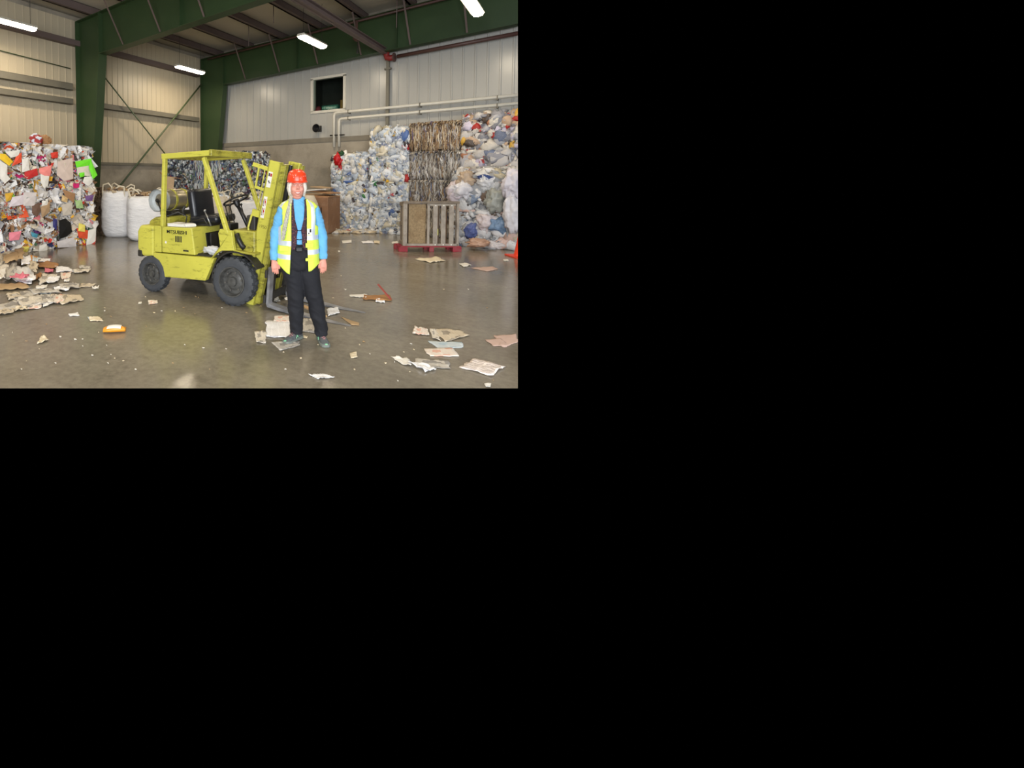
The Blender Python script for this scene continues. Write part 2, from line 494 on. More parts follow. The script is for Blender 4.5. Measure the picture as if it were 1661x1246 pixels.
# eave strut and girts on the left wall
def girt(s0, s1, z, h, label, dpt=.2):
    g = MB()
    f2 = lambda u, v, w_: W(w_, u, v)
    g.prism([(0.03, z), (0.05, z), (.05, z + h), (.03, z + h)], f2, s0, s1)
    g.prism([(0.03, z + h - .012), (dpt, z + h - .012), (dpt, z + h), (.03, z + h)], f2, s0, s1)
    g.prism([(0.03, z), (dpt, z), (dpt, z + .012), (.03, z + .012)], f2, s0, s1)
    g.prism([(dpt - .012, z), (dpt, z), (dpt, z + h * .92), (dpt - .012, z + h * .92)], f2, s0, s1)
    return g.build('wall_girt', M_girt, None, label=label, category='girt')
girt(0.6, 5.45, 3.80, .17, 'grey horizontal wall girt in the X-braced bay behind the forklift')
girt(5.95, 16.5, 3.80, .17, 'lower grey horizontal wall girt left of the near green column')
girt(5.95, 16.5, 4.22, .20, 'upper grey horizontal wall girt left of the near green column')
g = MB(); g.prism([(0.03, 5.56), (0.22, 5.56), (0.22, 5.72), (0.03, 5.72)], lambda u, v, w_: W(w_, u, v), 0.6, 16.5)
g.build('eave_strut', M_purlin, None, label='dark eave strut running high along the beige side wall', category='strut')

def frame(s, label, nm):
    """tapered column and roof beam of one portal frame at station s"""
    e = thing('portal_frame', W(s, 0, 0), -ANG, label, 'steel frame')
    # local x = t, local y = along the left wall away
    L = 14.0; fw = .13; wt = .012
    tb, tt_ = 0.72, 1.32     # column depth at foot and at the knee
    zk = 5.05; zin = 5.10
    ztop = lambda t: roofz(t) - .005
    zlow = lambda t: 5.12 + .034 * t
    c = MB()
    F = lambda u, v, w_: Vector((u, w_, v))
    c.prism([(0.17, 0), (tb, 0), (tt_, zin), (tt_, ztop(tt_)), (0.17, ztop(.17))], F, -wt / 2, wt / 2)        # web
    c.prism([(tb, 0), (tb + .02, 0), (tt_ + .02, zin), (tt_, zin)], F, -fw, fw)                                # inner flange
    c.prism([(0.15, 0), (0.17, 0), (0.17, ztop(.17)), (.15, ztop(.17))], F, -fw, fw)                           # outer flange
    c.prism([(0.12, 0.0), (tb + .06, 0), (tb + .06, .025), (.12, .025)], F, -fw - .05, fw + .05)
    c.prism([(tt_ - .01, zin), (tt_ + .01, zin), (tt_ + .01, ztop(tt_)), (tt_ - .01, ztop(tt_))], F, -fw, fw)
    c.build('column', M_green, e)
    r = MB()
    r.prism([(tt_, zlow(tt_)), (L, zlow(L)), (L, ztop(L)), (tt_, ztop(tt_))], F, -wt / 2, wt / 2)
    r.prism([(tt_, zlow(tt_) - .02), (L, zlow(L) - .02), (L, zlow(L)), (tt_, zlow(tt_))], F, -fw, fw)
    r.prism([(.15, ztop(.15) - .02), (L, ztop(L) - .02), (L, ztop(L)), (.15, ztop(.15))], F, -fw, fw)
    for q in (4.6, 8.0, 11.4):
        r.prism([(q - .006, zlow(q)), (q + .006, zlow(q)), (q + .006, ztop(q)), (q - .006, ztop(q))], F, -fw + .01, fw - .01)
    r.build('roof_beam', M_green, e)
    return e
f1 = frame(5.70, 'green steel portal frame whose roof beam crosses the whole top of the view', 1)
f2 = frame(0.36, 'green steel portal frame standing along the white end wall with the window', 2)
# flange braces from the purlins down to the beam flanges
for e in (f1, f2):
    for t in PT[1:]:
        b_ = MB()
        for sg in ((-1,) if e is f2 else (-1, 1)):
            b_.bar((t, sg * .75, roofz(t) + .02), (t, sg * .10, 5.12 + .034 * t + .02), .05, .008)
        b_.build('flange_brace', M_purlin, e)
# X bracing rods of the bay
def rod(a, b, r, label, nm='brace_rod'):
    m = MB(); m.tube([a, b], r, 8); return m.build(nm, M_rod, None, smooth=True, label=label, category='brace')
rod(W(5.45, .30, 5.25), W(.7, .30, .8), .022, 'thin brace rod falling to the right across the bay behind the forklift')
rod(W(.65, .36, 5.25), W(5.3, .36, .5), .032, 'brace rod rising to the right across the bay behind the forklift')
# conduit on the left wall
m = MB(); m.tube([W(5.95, .06, 4.88), W(8.1, .06, 4.98), W(9.6, .06, 4.52)], .015, 8)
m.build('conduit', M_rod, None, smooth=True, label='thin bent conduit high on the side wall left of the near column', category='conduit')
# low hung beam with its wall bracket, sprinkler pipes
def tubeobj(name, pts, r, mt, label, cat, group=None, seg=12):
    m = MB(); m.tube(pts, r, seg)
    return m.build(name, mt, None, smooth=True, label=label, category=cat, group=group)
hb = MB()
F = lambda u, v, w_: W(w_, u, v)
for q in ((7.52, 7.68, 5.32, 5.34), (7.52, 7.68, 5.46, 5.48), (7.595, 7.605, 5.32, 5.48)):
    hb.prism([(q[0], q[2]), (q[1], q[2]), (q[1], q[3]), (q[0], q[3])], F, 0.25, 16.5)
hb.build('hung_rail', M_purlin, None, label='dark low-hung steel rail running from overhead to the red elbow on the white wall', category='rail')
e = thing('wall_pipe_elbow', W(0.24, 7.62, 5.20), -ANG, 'dark red pipe elbow where the low rail meets the white wall', 'pipe fitting')
m = MB(); m.tube([(0, 0, .28), (0, 0, .1), (.02, 0, .02), (.1, 0, 0), (.25, 0, 0)], .09, 12); m.build('elbow', mat('red_valve', srgb(128, 36, 34), .5), e, smooth=True)
m = MB(); m.cyl((0, 0, .2), (0, 0, .24), .13); m.cyl((.22, 0, 0), (.26, 0, 0), .13); m.build('flange', M_pipe_red, e, smooth=30)
tubeobj('sprinkler_pipe', [W(.24, 7.95, 5.21), W(.24, 13, 5.36)], .055, M_pipe_red, 'dark red pipe running right from the elbow under the green beam', 'pipe')
tubeobj('sprinkler_branch_pipe', [W(.75, .8, 6.12), W(.75, 13, 6.50)], .035, M_pipe_red, 'thin dark pipe running along the top of the far green beam', 'pipe')
m = MB(); m.box((0, 0, 1.4), (.09, .09, 2.9)); m.box((0, -.01, 2.62), (.2, .1, .05))
o = m.build('wall_conduit_post', M_girt, None, label='slim grey upright on the white wall below the red elbow', category='post'); o.location = W(.09, 7.62, 2.3); o.rotation_euler = (0, 0, -ANG)
# rods hanging from the purlins
for t, s_, zz in ((3.9, 2.2, 5.75), (5.4, 3.0, 5.95), (8.4, 1.6, 5.6)):
    tubeobj('hanger_rod', [W(s_, t, roofz(t) + .1), W(s_, t, zz)], .012, M_purlin, 'thin hanger rod below the purlins, %s' % {3.9: 'nearest the far column', 5.4: 'above the third lamp', 8.4: 'near the red elbow'}[t], 'rod', seg=6)
# valve cluster near the rail
e = thing('ceiling_valve', W(1.0, 7.0, 5.62), -ANG, 'small dark valve with hanging chain under the purlins near the red elbow', 'valve')
m = MB(); m.cyl((0, 0, .12), (0, 0, .62), .03); m.sphere((0, 0, .1), .09); m.cyl((-.12, 0, .12), (.12, 0, .12), .03); m.build('valve_body', M_pipe_red, e, smooth=30)
m = MB(); m.cyl((.03, 0, 0), (.03, 0, -.3), .012); m.box((.03, 0, -.3), (.05, .05, .08)); m.build('chain', M_dark, e)
# white pipes on the right wall
for dz, t0, r_, lab in ((3.73, 5.86, .045, 'upper white pipe running along the white wall over the plastic bales'), (3.52, 6.04, .045, 'lower white pipe running along the white wall over the plastic bales')):
    m = MB(); m.tube([W(.17, t0, 2.62), W(.17, t0, dz - .09), W(.17, t0 + .03, dz - .02), W(.17, t0 + .10, dz), W(.17, 13, dz + .02)], r_, 12)
    o = m.build('wall_pipe', M_pipe_w, None, smooth=True, label=lab, category='pipe')
    for q in (6.35, 8.6, 10.6):
        c = MB(); c.prism([(q, dz - .06), (q + .03, dz - .06), (q + .03, dz + .06), (q, dz + .06)], F, 0.03, .22)
        c.build('pipe_clip', M_girt, o)
m = MB(); m.prism([(5.72, 2.98), (6.22, 2.98), (6.22, 3.02), (5.72, 3.02)], F, .12, .20); m.build('pipe_bracket', M_dark, None, label='dark bracket holding the two white drop pipes at the panel foot', category='bracket')
# loud hailer
e = thing('horn_speaker', W(.05, 5.27, 3.26), -ANG, 'small black round horn speaker on the white wall below the window', 'speaker')
HM = Matrix.Rotation(PI / 2, 4, 'X')
m = MB(); m.lathe([(.04, .02), (.05, .1), (.13, .26), (.14, .27), (.13, .275), (.05, .14), (.01, .13)], HM, 24); m.build('horn', M_black, e, smooth=40)
m = MB(); m.box((0, -.01, .0), (.12, .06, .2)); m.build('mount', M_dark, e, bevel=.005)
# small box at near column
o = MB().box((0, 0, 0), (.1, .08, .16)).build('junction_box', mat('grey_box', srgb(120, 112, 104), .6), None, bevel=.005, label='small grey junction box on the wall beside the near green column', category='box'); o.location = W(5.1, .08, 4.78); o.rotation_euler = (0, 0, -ANG)

# ceiling lamps
M_em, nt, b = new_mat('lit_tube_cover')
b.inputs['Base Color'].default_value = (1, 1, 1, 1); b.inputs['Emission Color'].default_value = (1.0, 0.87, 0.66, 1); b.inputs['Emission Strength'].default_value = 14.0
M_lampbody = mat('white_lamp_body', srgb(200, 195, 180), .5)
def lamp(s, t, label, power=50):
    z = 5.32
    e = thing('ceiling_light', W(s, t, z), -ANG, label, 'lamp', 'strip lights under the roof')
    m = MB(); m.prism([(-.14, .0), (-.10, .06), (.10, .06), (.14, 0)], lambda u, v, w_: Vector((u, w_, v)), -.62, .62); m.build('housing', M_lampbody, e)
    m = MB()
    m.prism([(-.12, -.001), (-.09, -.05), (0, -.065), (.09, -.05), (.12, -.001)], lambda u, v, w_: Vector((u, w_, v)), -.60, .60); m.build('diffuser', M_em, e)
    for y in (-.5, .5):
        m = MB(); m.cyl((0, y, .06), (0, y, roofz(t) - z), .006, seg=6); m.build('hanger', M_dark, e)
    d = bpy.data.lights.new('tube_light', 'AREA'); d.shape = 'RECTANGLE'; d.size = .22; d.size_y = 1.2; d.energy = power; d.color = (1.0, .84, .62); d.spread = PI
    lo = bpy.data.objects.new('tube_light', d); COL.objects.link(lo); lo.parent = e; lo.location = (0, 0, -.08)
    return e
lamp(2.4, 1.52, 'lit strip light between the two green columns, over the X-braced wall')
lamp(2.7, 6.49, 'lit strip light in front of the green beam above the office window')
lamp(2.88, 10.5, 'lit strip light at the upper right under the roof')
lamp(8.3, 1.44, 'lit strip light at the upper left over the paper bales')
lamp(8.3, 6.49, 'added unseen strip light above the forklift, over the top of the view')  # from here on: unseen lamps continuing the rows, added to brighten floor and papers
lamp(8.3, 10.5, 'added unseen strip light above the woman, over the top of the view')
lamp(13.9, 1.44, 'added unseen strip light above the left floor, over the top of the view')
lamp(13.9, 6.49, 'added unseen strip light high behind the viewpoint, left')
lamp(13.9, 10.5, 'added unseen strip light high above the viewpoint')

# ============================================================ bales
def ico(sub):
    bm = bmesh.new(); bmesh.ops.create_icosphere(bm, subdivisions=sub, radius=1.0)
    v = np.array([tuple(x.co) for x in bm.verts]); f = [tuple(q.index for q in fc.verts) for fc in bm.faces]
    bm.free(); return v, f
ICO1 = ico(1); ICO2 = ico(2); ICO3 = ico(3); ICO4 = ico(4)
class CB:
    """builder for meshes whose every scrap has a colour of its own"""
    def __init__(self):
        self.V = []; self.F = []; self.C = []; self.n = 0
    def add(self, v, f, c):
        v = np.asarray(v, float); c = np.asarray(c, float)
        if c.ndim == 1: c = np.tile(c[:3], (len(v), 1))
        self.V.append(v); self.F += [tuple(i + self.n for i in q) for q in f]; self.C.append(c); self.n += len(v)
    def mesh(self, name, material, smooth=True):
        V = np.concatenate(self.V); C = np.concatenate(self.C)
        me = bpy.data.meshes.new(name)
        me.from_pydata(V.tolist(), [], self.F)
        at = me.color_attributes.new('Col', 'FLOAT_COLOR', 'POINT')
        at.data.foreach_set('color', np.concatenate([np.clip(C, 0, 1), np.ones((len(C), 1))], 1).astype(np.float32).ravel())
        me.materials.append(material)
        if smooth: me.polygons.foreach_set('use_smooth', [True] * len(me.polygons))
        me.update()
        return me
def L(*rgb):
    return np.array(srgb(*rgb)[:3])
WHITE = L(236, 236, 238); CREAM = L(226, 216, 196); GREY = L(172, 172, 174); DKG = L(70, 68, 70)
P_PAPER = [(WHITE, 15), (L(226, 222, 216), 8), (CREAM, 6), (L(204, 192, 176), 5), (GREY, 4), (L(170, 130, 92), 3), (L(120, 84, 58), 2), (L(206, 60, 44), 1.0), (L(226, 90, 50), .7), (L(240, 190, 60), 1.6), (L(130, 190, 80), .5), (L(66, 78, 130), 1), (L(240, 140, 150), 1), (L(110, 60, 120), .5), (L(70, 60, 58), 3), (L(40, 38, 40), 1.2), (L(80, 120, 90), .8), (L(200, 40, 110), .25)]
P_WHITEFILM = [(L(226, 232, 240), 10), (L(208, 218, 230), 6), (L(242, 240, 236), 9), (L(226, 218, 196), 4), (L(170, 182, 200), 3), (L(204, 60, 60), .3), (L(90, 120, 180), .5), (L(236, 190, 60), .5), (L(60, 130, 70), .3), (L(70, 60, 64), .7), (L(150, 160, 190), 1.5)]
P_MIXFILM = [(L(206, 202, 200), 6), (L(222, 216, 206), 5), (L(176, 176, 182), 5), (L(150, 150, 158), 4), (L(200, 172, 146), 2.5), (L(190, 136, 106), 1.0), (L(120, 130, 156), 1.6), (L(214, 206, 226), 2), (L(92, 80, 72), 2), (L(222, 176, 70), .5), (L(190, 52, 48), .7), (L(60, 60, 66), 1)]
P_CLEARPILE = [(L(204, 204, 204), 7), (L(226, 224, 224), 5), (L(182, 184, 186), 6), (L(160, 162, 166), 4), (L(130, 146, 170), .7), (L(104, 118, 150), .4), (L(216, 184, 170), 1.2), (L(186, 130, 118), .5), (L(120, 100, 84), 1), (L(196, 186, 160), 2)]
P_BROWN = [(L(170, 144, 110), 7), (L(196, 176, 146), 5), (L(140, 112, 84), 5), (L(112, 90, 70), 4), (L(214, 204, 186), 4), (L(176, 170, 168), 3), (L(80, 64, 54), 3), (L(190, 150, 90), 1), (L(110, 96, 130), .6)]
P_GREYSTR = [(L(176, 170, 160), 6), (L(200, 196, 190), 6), (L(140, 130, 120), 4), (L(112, 100, 90), 4), (L(150, 126, 96), 3), (L(80, 76, 78), 3), (L(216, 214, 214), 3), (L(100, 110, 150), .9)]
P_PET = [(L(84, 92, 106), 4), (L(124, 138, 146), 5), (L(176, 184, 190), 6), (L(226, 230, 232), 8), (L(40, 42, 50), 3), (L(96, 116, 100), 2), (L(70, 92, 150), 1.6), (L(90, 70, 90), 1.5), (L(150, 40, 50), .7), (L(190, 176, 150), 3), (L(120, 96, 80), 1.5), (L(80, 140, 60), .3)]
P_KRAFT = [(L(132, 112, 90), 6), (L(112, 94, 76), 5), (L(150, 130, 106), 4), (L(92, 76, 60), 3)]
def pick(rng, pal):
    tot = sum(w_ for _, w_ in pal); x = rng.random() * tot
    for c, w_ in pal:
        x -= w_
        if x <= 0: break
    return np.clip(c * rng.uniform(.82, 1.1), 0, 1)
def crumple(v, amp, freq, seed):
    off = Vector((seed * 3.1 % 50, seed * 7.7 % 50, seed * 1.3 % 50))
    out = np.array(v, float)
    for i in range(len(out)):
        p = Vector(out[i]) * freq + off
        n = noise.noise(p) + .5 * noise.noise(p * 2.3)
        out[i] *= 1 + amp * n
    return out
BLOBS1 = [crumple(ICO1[0], .5, 1.8, i) for i in range(14)]
BLOBS2 = [crumple(ICO2[0], .62, 2.1, i + 50) for i in range(14)]
def rotm(rng):
    q = np.array([rng.gauss(0, 1) for _ in range(4)]); q /= np.linalg.norm(q)
    a, b, c, d = q
    return np.array([[1 - 2 * (c * c + d * d), 2 * (b * c - a * d), 2 * (b * d + a * c)], [2 * (b * c + a * d), 1 - 2 * (b * b + d * d), 2 * (c * d - a * b)], [2 * (b * d - a * c), 2 * (c * d + a * b), 1 - 2 * (b * b + c * c)]])
def frame_of(n, rng, tilt):
    n = np.array(n, float) + np.array([rng.gauss(0, tilt) for _ in range(3)]); n /= np.linalg.norm(n)
    a = np.array([rng.gauss(0, 1) for _ in range(3)]); a -= n * a.dot(n); a /= np.linalg.norm(a)
    return a, np.cross(n, a), n
GRID_F = [(0, 1, 4, 3), (1, 2, 5, 4), (3, 4, 7, 6), (4, 5, 8, 7)]
def flake(cb, rng, p, n, sx, sy, col, tilt=.3, curl=.3):
    a, b, n = frame_of(n, rng, tilt)
    k1, k2 = rng.uniform(-curl, curl), rng.uniform(-curl, curl)
    vs = []
    for j in (-1, 0, 1):
        for i in (-1, 0, 1):
            jx = rng.uniform(-.22, .22); jy = rng.uniform(-.22, .22)
            h = (k1 * i * i * sx + k2 * j * j * sy) + rng.uniform(-.06, .06) * (sx + sy)
            vs.append(np.array(p) + a * (i + jx) * sx / 2 + b * (j + jy) * sy / 2 + n * h)
    cols = np.tile(col, (9, 1))
    if rng.random() < .3:
        c2 = np.clip(col * rng.uniform(.45, .8), 0, 1)
        for q in rng.sample(range(9), 3): cols[q] = c2
    cb.add(vs, GRID_F, cols)
def blob(cb, rng, p, n, r, col, flat=.6, big=False, stretch=1.5):
    a, b, n = frame_of(n, rng, .25)
    T = rng.choice(BLOBS2 if big else BLOBS1)
    R = rotm(rng)
    s = np.array([rng.uniform(.7, stretch), rng.uniform(.6, 1.1), flat * rng.uniform(.7, 1.2)]) * r
    v = (T @ R.T) * s
    v = v[:, :1] * a + v[:, 1:2] * b + v[:, 2:] * n + np.array(p)
    sh = 1 + .0 * v[:, :1]
    cb.add(v, ICO2[1] if big else ICO1[1], col)
def strand(cb, rng, p, n, up, ln, wd, col, wave=.02):
    n = np.array(n, float); up = np.array(up, float); sd = np.cross(n, up)
    k = 5; vs = []
    x0 = 0; y0 = rng.uniform(0, .02)
    lean = rng.uniform(-.12, .12)
    for i in range(k + 1):
        t = i / k - .5
        x = lean * t * ln + wave * rng.uniform(-1, 1); y = y0 + rng.uniform(-.012, .018)
        if i in (0, k): y -= .035
        wq = wd * (1 - .5 * abs(2 * t) ** 2) * rng.uniform(.7, 1.3)
        c = np.array(p) + up * (t * ln) + sd * x + n * y
        vs += [c - sd * wq / 2 - n * .012, c + n * .012 * rng.random(), c + sd * wq / 2 - n * .012]
    fs = []
    for i in range(k):
        a = i * 3
        fs += [(a, a + 1, a + 4, a + 3), (a + 1, a + 2, a + 5, a + 4)]
    cb.add(vs, fs, col)
M_paperbale = attr_mat('mixed_paper_scraps', .7, .25, 60)
M_filmbale = attr_mat('crumpled_plastic_film', .34, .5, 16, .55, .22)
M_strbale = attr_mat('pressed_film_edges', .5, .6, 60, .4)
M_petbale = attr_mat('pressed_bottles_and_cans', .35, .8, 40, .6)
M_wire = mat('baling_wire', srgb(70, 66, 60), .4, metal=.7)
def bale(name, t0, t1, s0, s1, z0, h, kind, pal, seed, label, cat='bale', group=None, dens=1.0, side_kind=None, side_pal=None, bulge=.05, wires=3, wire_axis='x', free=('-y',), top=False, big=1.0):
    """s0 is the side away, s1 the side towards the hall"""
    rng = random.Random(seed)
    w_, d_ = t1 - t0, s1 - s0
    e = None
    cb = CB()
    # core: rounded uneven block
    nx, ny, nz = 7, 6, 6
    def corept(u, v, q):
        x, y, z = u * 2 - 1, v * 2 - 1, q * 2 - 1
        k = 1 - .06 * (x * x * y * y + y * y * z * z + x * x * z * z)
        P = Vector((x * w_ / 2 * k, y * d_ / 2 * k, z * h / 2 * k))
        nn = noise.noise(P * 2.7 + Vector((seed, 0, 0))) * .05
        P += Vector((x, y, z)).normalized() * (nn - .03)
        P.z = max(-h / 2 + .005, P.z)
        return P + Vector((0, 0, h / 2))
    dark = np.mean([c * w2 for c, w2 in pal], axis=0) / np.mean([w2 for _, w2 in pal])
    def sheet(fn, n1, n2):
        vs = []; cols = []
        for i in range(n1 + 1):
            for j in range(n2 + 1):
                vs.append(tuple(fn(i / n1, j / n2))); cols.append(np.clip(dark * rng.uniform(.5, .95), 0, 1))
        cb.add(vs, [(i * (n2 + 1) + j, (i + 1) * (n2 + 1) + j, (i + 1) * (n2 + 1) + j + 1, i * (n2 + 1) + j + 1) for i in range(n1) for j in range(n2)], np.array(cols))
    sheet(lambda a, b: corept(a, 0, b), nx, nz); sheet(lambda a, b: corept(a, 1, b), nx, nz)
    sheet(lambda a, b: corept(0, a, b), ny, nz); sheet(lambda a, b: corept(1, a, b), ny, nz)
    sheet(lambda a, b: corept(a, b, 1), nx, ny); sheet(lambda a, b: corept(a, b, 0), nx, ny)
    faces = [((0, -1, 0), (1, 0, 0), (0, 0, 1), w_, h, d_ / 2), ((1, 0, 0), (0, 1, 0), (0, 0, 1), d_, h, w_ / 2),
             ((-1, 0, 0), (0, 1, 0), (0, 0, 1), d_, h, w_ / 2), ((0, 0, 1), (1, 0, 0), (0, 1, 0), w_, d_, h / 2)]
    for fi, (n, a, b, la, lb, dist) in enumerate(faces):
        n, a, b = np.array(n, float), np.array(a, float), np.array(b, float)
        A = la * lb
        kd, pl = kind, pal
        if fi in (1, 2) and side_kind: kd, pl = side_kind, side_pal or pal
        cen = np.array([0, 0, h / 2]) + n * dist
        def sp(m=.96):
            u = rng.uniform(-.5, .5) * la * m; v = rng.uniform(-.5, .5) * lb * m
            eu = abs(u / la * 2); ev = abs(v / lb * 2)
            dep = -.05 * (max(0, eu - .7) / .3) ** 2 - .05 * (max(0, ev - .7) / .3) ** 2 + bulge * rng.uniform(-.5, .5)
            if wires and abs((abs(u / la) * wires * 1.0) % 1 - .5) < .06: dep -= .02
            return cen + a * u + b * v + n * dep
        if kd == 'paper':
            for _ in range(int(110 * A * dens)):
                s_ = rng.uniform(.14, .38); flake(cb, rng, sp(), n, s_, s_ * rng.uniform(.5, 1.1), pick(rng, pl), .35, .3)
            for _ in range(int(260 * A * dens)):
                s_ = rng.uniform(.04, .13); flake(cb, rng, sp(1.0) + n * .03, n, s_, s_ * rng.uniform(.4, 1.2), pick(rng, pl), .6, .5)
            for _ in range(int(60 * A * dens)):
                blob(cb, rng, sp(), n, rng.uniform(.03, .08), pick(rng, pl), .6)
        elif kd == 'film':
            for _ in range(int(80 * A * dens)):
                blob(cb, rng, sp(), n, big * rng.uniform(.08, .17), pick(rng, pl), .5, True)
            for _ in range(int(120 * A * dens)):
                blob(cb, rng, sp(1.0) + n * .02, n, big * rng.uniform(.03, .075), pick(rng, pl), .6)
            for _ in range(int(260 * A * dens)):
                s_ = rng.uniform(.04, .16); flake(cb, rng, sp(1.0) + n * .04, n, s_, s_ * rng.uniform(.3, .9), pick(rng, pl), .6, .6)
        elif kd == 'strand':
            up = np.array([0, 0, 1.0]) if fi != 3 else b
            for _ in range(int(620 * A * dens)):
                p = sp(.98); ln = rng.uniform(.12, .45)
                if fi != 3: p[2] = min(max(p[2], ln / 2 + .01), h - ln / 2 + .02)
                strand(cb, rng, p, n, up, ln, rng.uniform(.012, .04), pick(rng, pl))
        elif kd == 'pet':
            for _ in range(int(170 * A * dens)):
                blob(cb, rng, sp(1.0), n, rng.uniform(.035, .075), pick(rng, pl), .6)
            for _ in range(int(420 * A * dens)):
                s_ = rng.uniform(.04, .12); flake(cb, rng, sp(1.0) + n * .02, n, s_, s_ * rng.uniform(.4, 1), pick(rng, pl), .6, .5)
    V = np.concatenate(cb.V)
    lim = lambda k: .13 if k in free else .004
    def soft(x, lo, hi, k): return np.where(x > hi, hi + (x - hi) * k, np.where(x < lo, lo + (x - lo) * k, x))
    lim = lambda k: .11 if k in free else .02
    V[:, 0] = soft(V[:, 0], -w_ / 2 - lim('-x'), w_ / 2 + lim('+x'), .25)
    V[:, 1] = soft(V[:, 1], -d_ / 2 - lim('-y'), d_ / 2 + lim('+y'), .25)
    V[:, 2] = np.maximum(soft(V[:, 2], .0 if z0 > 0 else -1, h + ((.03 if kind == 'paper' else .2) if top else .012), .2), .003 if z0 == 0 else -.05)
    cb.V = [V]
    mt = {'paper': M_paperbale, 'film': M_filmbale, 'strand': M_strbale, 'pet': M_petbale}[kind]
    o = link(name, cb.mesh(name, mt, kind != 'paper'), None, 0, W((s0 + s1) / 2, (t0 + t1) / 2, z0), (0, 0, -ANG))
    tag(o, label, cat, group)
    if wires:
        for i in range(wires):
            x = (-.5 + (i + .5) / wires)
            m = MB()
            if wire_axis == 'x':
                xx = x * w_; k = .035
                m.tube([(xx, -d_ / 2 - k, .02), (xx, -d_ / 2 - k, h - .02), (xx, -d_ / 2 + .05, h + k), (xx, d_ / 2 - .05, h + k)], .004, 5)
            else:
                yy = x * d_; k = .035
                m.tube([(w_ / 2 + k, yy, .02), (w_ / 2 + k, yy, h - .02), (w_ / 2 - .05, yy, h + k), (-w_ / 2 + .05, yy, h + k)], .004, 5)
            m.build('baling_wire', M_wire, o)
    return o
tier = ['bottom', 'middle', 'top']
# paper bales at the left
for c, (s0, s1, nm) in enumerate(((6.98, 7.90, 'column at the stack\'s right end'), (7.92, 9.12, 'second column from its right end'), (9.14, 10.4, 'leftmost column'))):
    for k in range(3):
        bale('paper_bale', .95, 2.70, s0, s1, k * .785, .78, 'paper', P_PAPER, 100 + c * 10 + k,
             'mixed coloured paper bale, %s tier, %s' % (tier[k], nm), 'paper bale', 'paper bales stacked at the left', wires=2, wire_axis='y', bulge=.08, free=('+x', '+y'), top=k == 2)
for k in range(2):
    bale('kraft_paper_bale', .95, 1.50, 5.86, 6.76, k * .66, .65, 'paper', P_KRAFT, 150 + k, 'dull brown paper bale behind the coloured paper stack, %s of two' % ('lower', 'upper')[k], 'paper bale', 'brown bales behind the paper stack', wires=0, bulge=.04, dens=.6, free=('+x', '-y'), top=k == 1)
# dark bottle bales behind the forklift
for c in range(3):
    t0 = 1.58 + c * 1.15
    for k in range(3):
        bale('bottle_bale', t0, t0 + 1.12, 2.55, 3.5, k * .77, .765, 'strand' if (c == 1) else 'pet', P_PET, 200 + c * 10 + k,
             'dark bottle bale behind the forklift cage, %s tier, %s' % (tier[k], ('left column', 'middle column', 'right column')[c]), 'bale', 'dark bales behind the forklift', wires=0, bulge=.08, dens=.9, top=k == 2)
# white film bales against the end wall
for k in range(3):
    bale('film_bale', 6.17, 7.35, .22, .88, k * .758, .755, 'film', P_WHITEFILM, 300 + k, 'white plastic film bale in the three-high column, %s tier' % tier[k], 'plastic bale', 'white film bales by the end wall', side_kind='strand', side_pal=P_GREYSTR, wires=2, top=k == 2)
t4 = ['lowest', 'second from the floor', 'third from the floor', 'topmost']
for k in range(4):
    bale('film_bale', 7.42, 8.52, .22, .87, k * .752, .75, 'film', P_WHITEFILM, 320 + k, 'white plastic film bale in the four-high column, %s' % t4[k], 'plastic bale', 'white film bales by the end wall', wires=2, top=k == 3)
for k in range(4):
    bale('film_bale', 8.54, 9.92, .22, .88, k * .78, .775, 'strand', P_BROWN if k == 3 else P_GREYSTR, 340 + k,
         '%s bale of vertically folded plastic film, %s of four' % ('brown' if k == 3 else 'grey and tan', t4[k]), 'plastic bale', 'folded film bales by the end wall', wires=2, bulge=.04, top=k == 3)
for c in range(2):
    for k in range(4):
        t0 = 9.94 + c * 1.12
        bale('film_bale', t0, t0 + 1.10, .24, .9, k * .775, .77 + (.05 if k == 3 else 0), 'film', P_MIXFILM, 360 + c * 10 + k,
             'lumpy mixed film bale, %s, %s' % (t4[k], ('column beside the brown folded bale', 'rightmost column')[c]), 'plastic bale', 'mixed film bales at the far right', wires=0, bulge=.16, dens=1.1, top=k == 3, big=1.25)
for c in range(2):
    for k in range(2):
        t0 = 10.02 + c * 1.14
        bale('loose_film_bale', t0, t0 + 1.12, 1.06, 1.95, k * .86, .85, 'film', P_CLEARPILE, 400 + c * 10 + k,
             'burst bale of clear plastic bags, %s, %s' % (('lower', 'upper')[k], ('nearest the grey pallet crate', 'behind the orange cone')[c]), 'plastic bale', 'burst bag bales in front of the far right stacks', wires=0, bulge=.22, dens=1.0, top=k == 1, free=('-y', '-x'), big=1.3)

# single bags and scraps lying loose on and before the bales
M_bagfilm = attr_mat('thin_bag_film', .36, .45, 9, .5, .35)
def crumpled_bag(name, loc, size, col, label, seed, rz=0, group=None, stripe=None, cat='plastic bag', material=None):
    rng = random.Random(seed)
    v = crumple(ICO4[0], .42, 1.5, seed); v = crumple(v, .22, 3.6, seed + 3); v = crumple(v, .10, 9, seed + 5)
    v[:, 1] += .25 * v[:, 0] * v[:, 2]
    v = v * np.array(size) / 2
    v[:, 2] -= v[:, 2].min()
    lo = v[:, 2] < size[2] * .12
    v[lo, 2] *= .2
    cols = np.tile(np.array(col), (len(v), 1))
    if stripe is not None:
        msk = np.array([noise.noise(Vector(p) * 9 + Vector((seed, 1, 1))) > .18 for p in v]); cols[msk] = stripe
    cb = CB(); cb.add(v, ICO4[1], cols)
    o = link(name, cb.mesh(name, material or M_bagfilm), None, 0, loc, (0, 0, rz))
    return tag(o, label, cat, group)
def on(px, py, Y): return atY(px, py, Y)
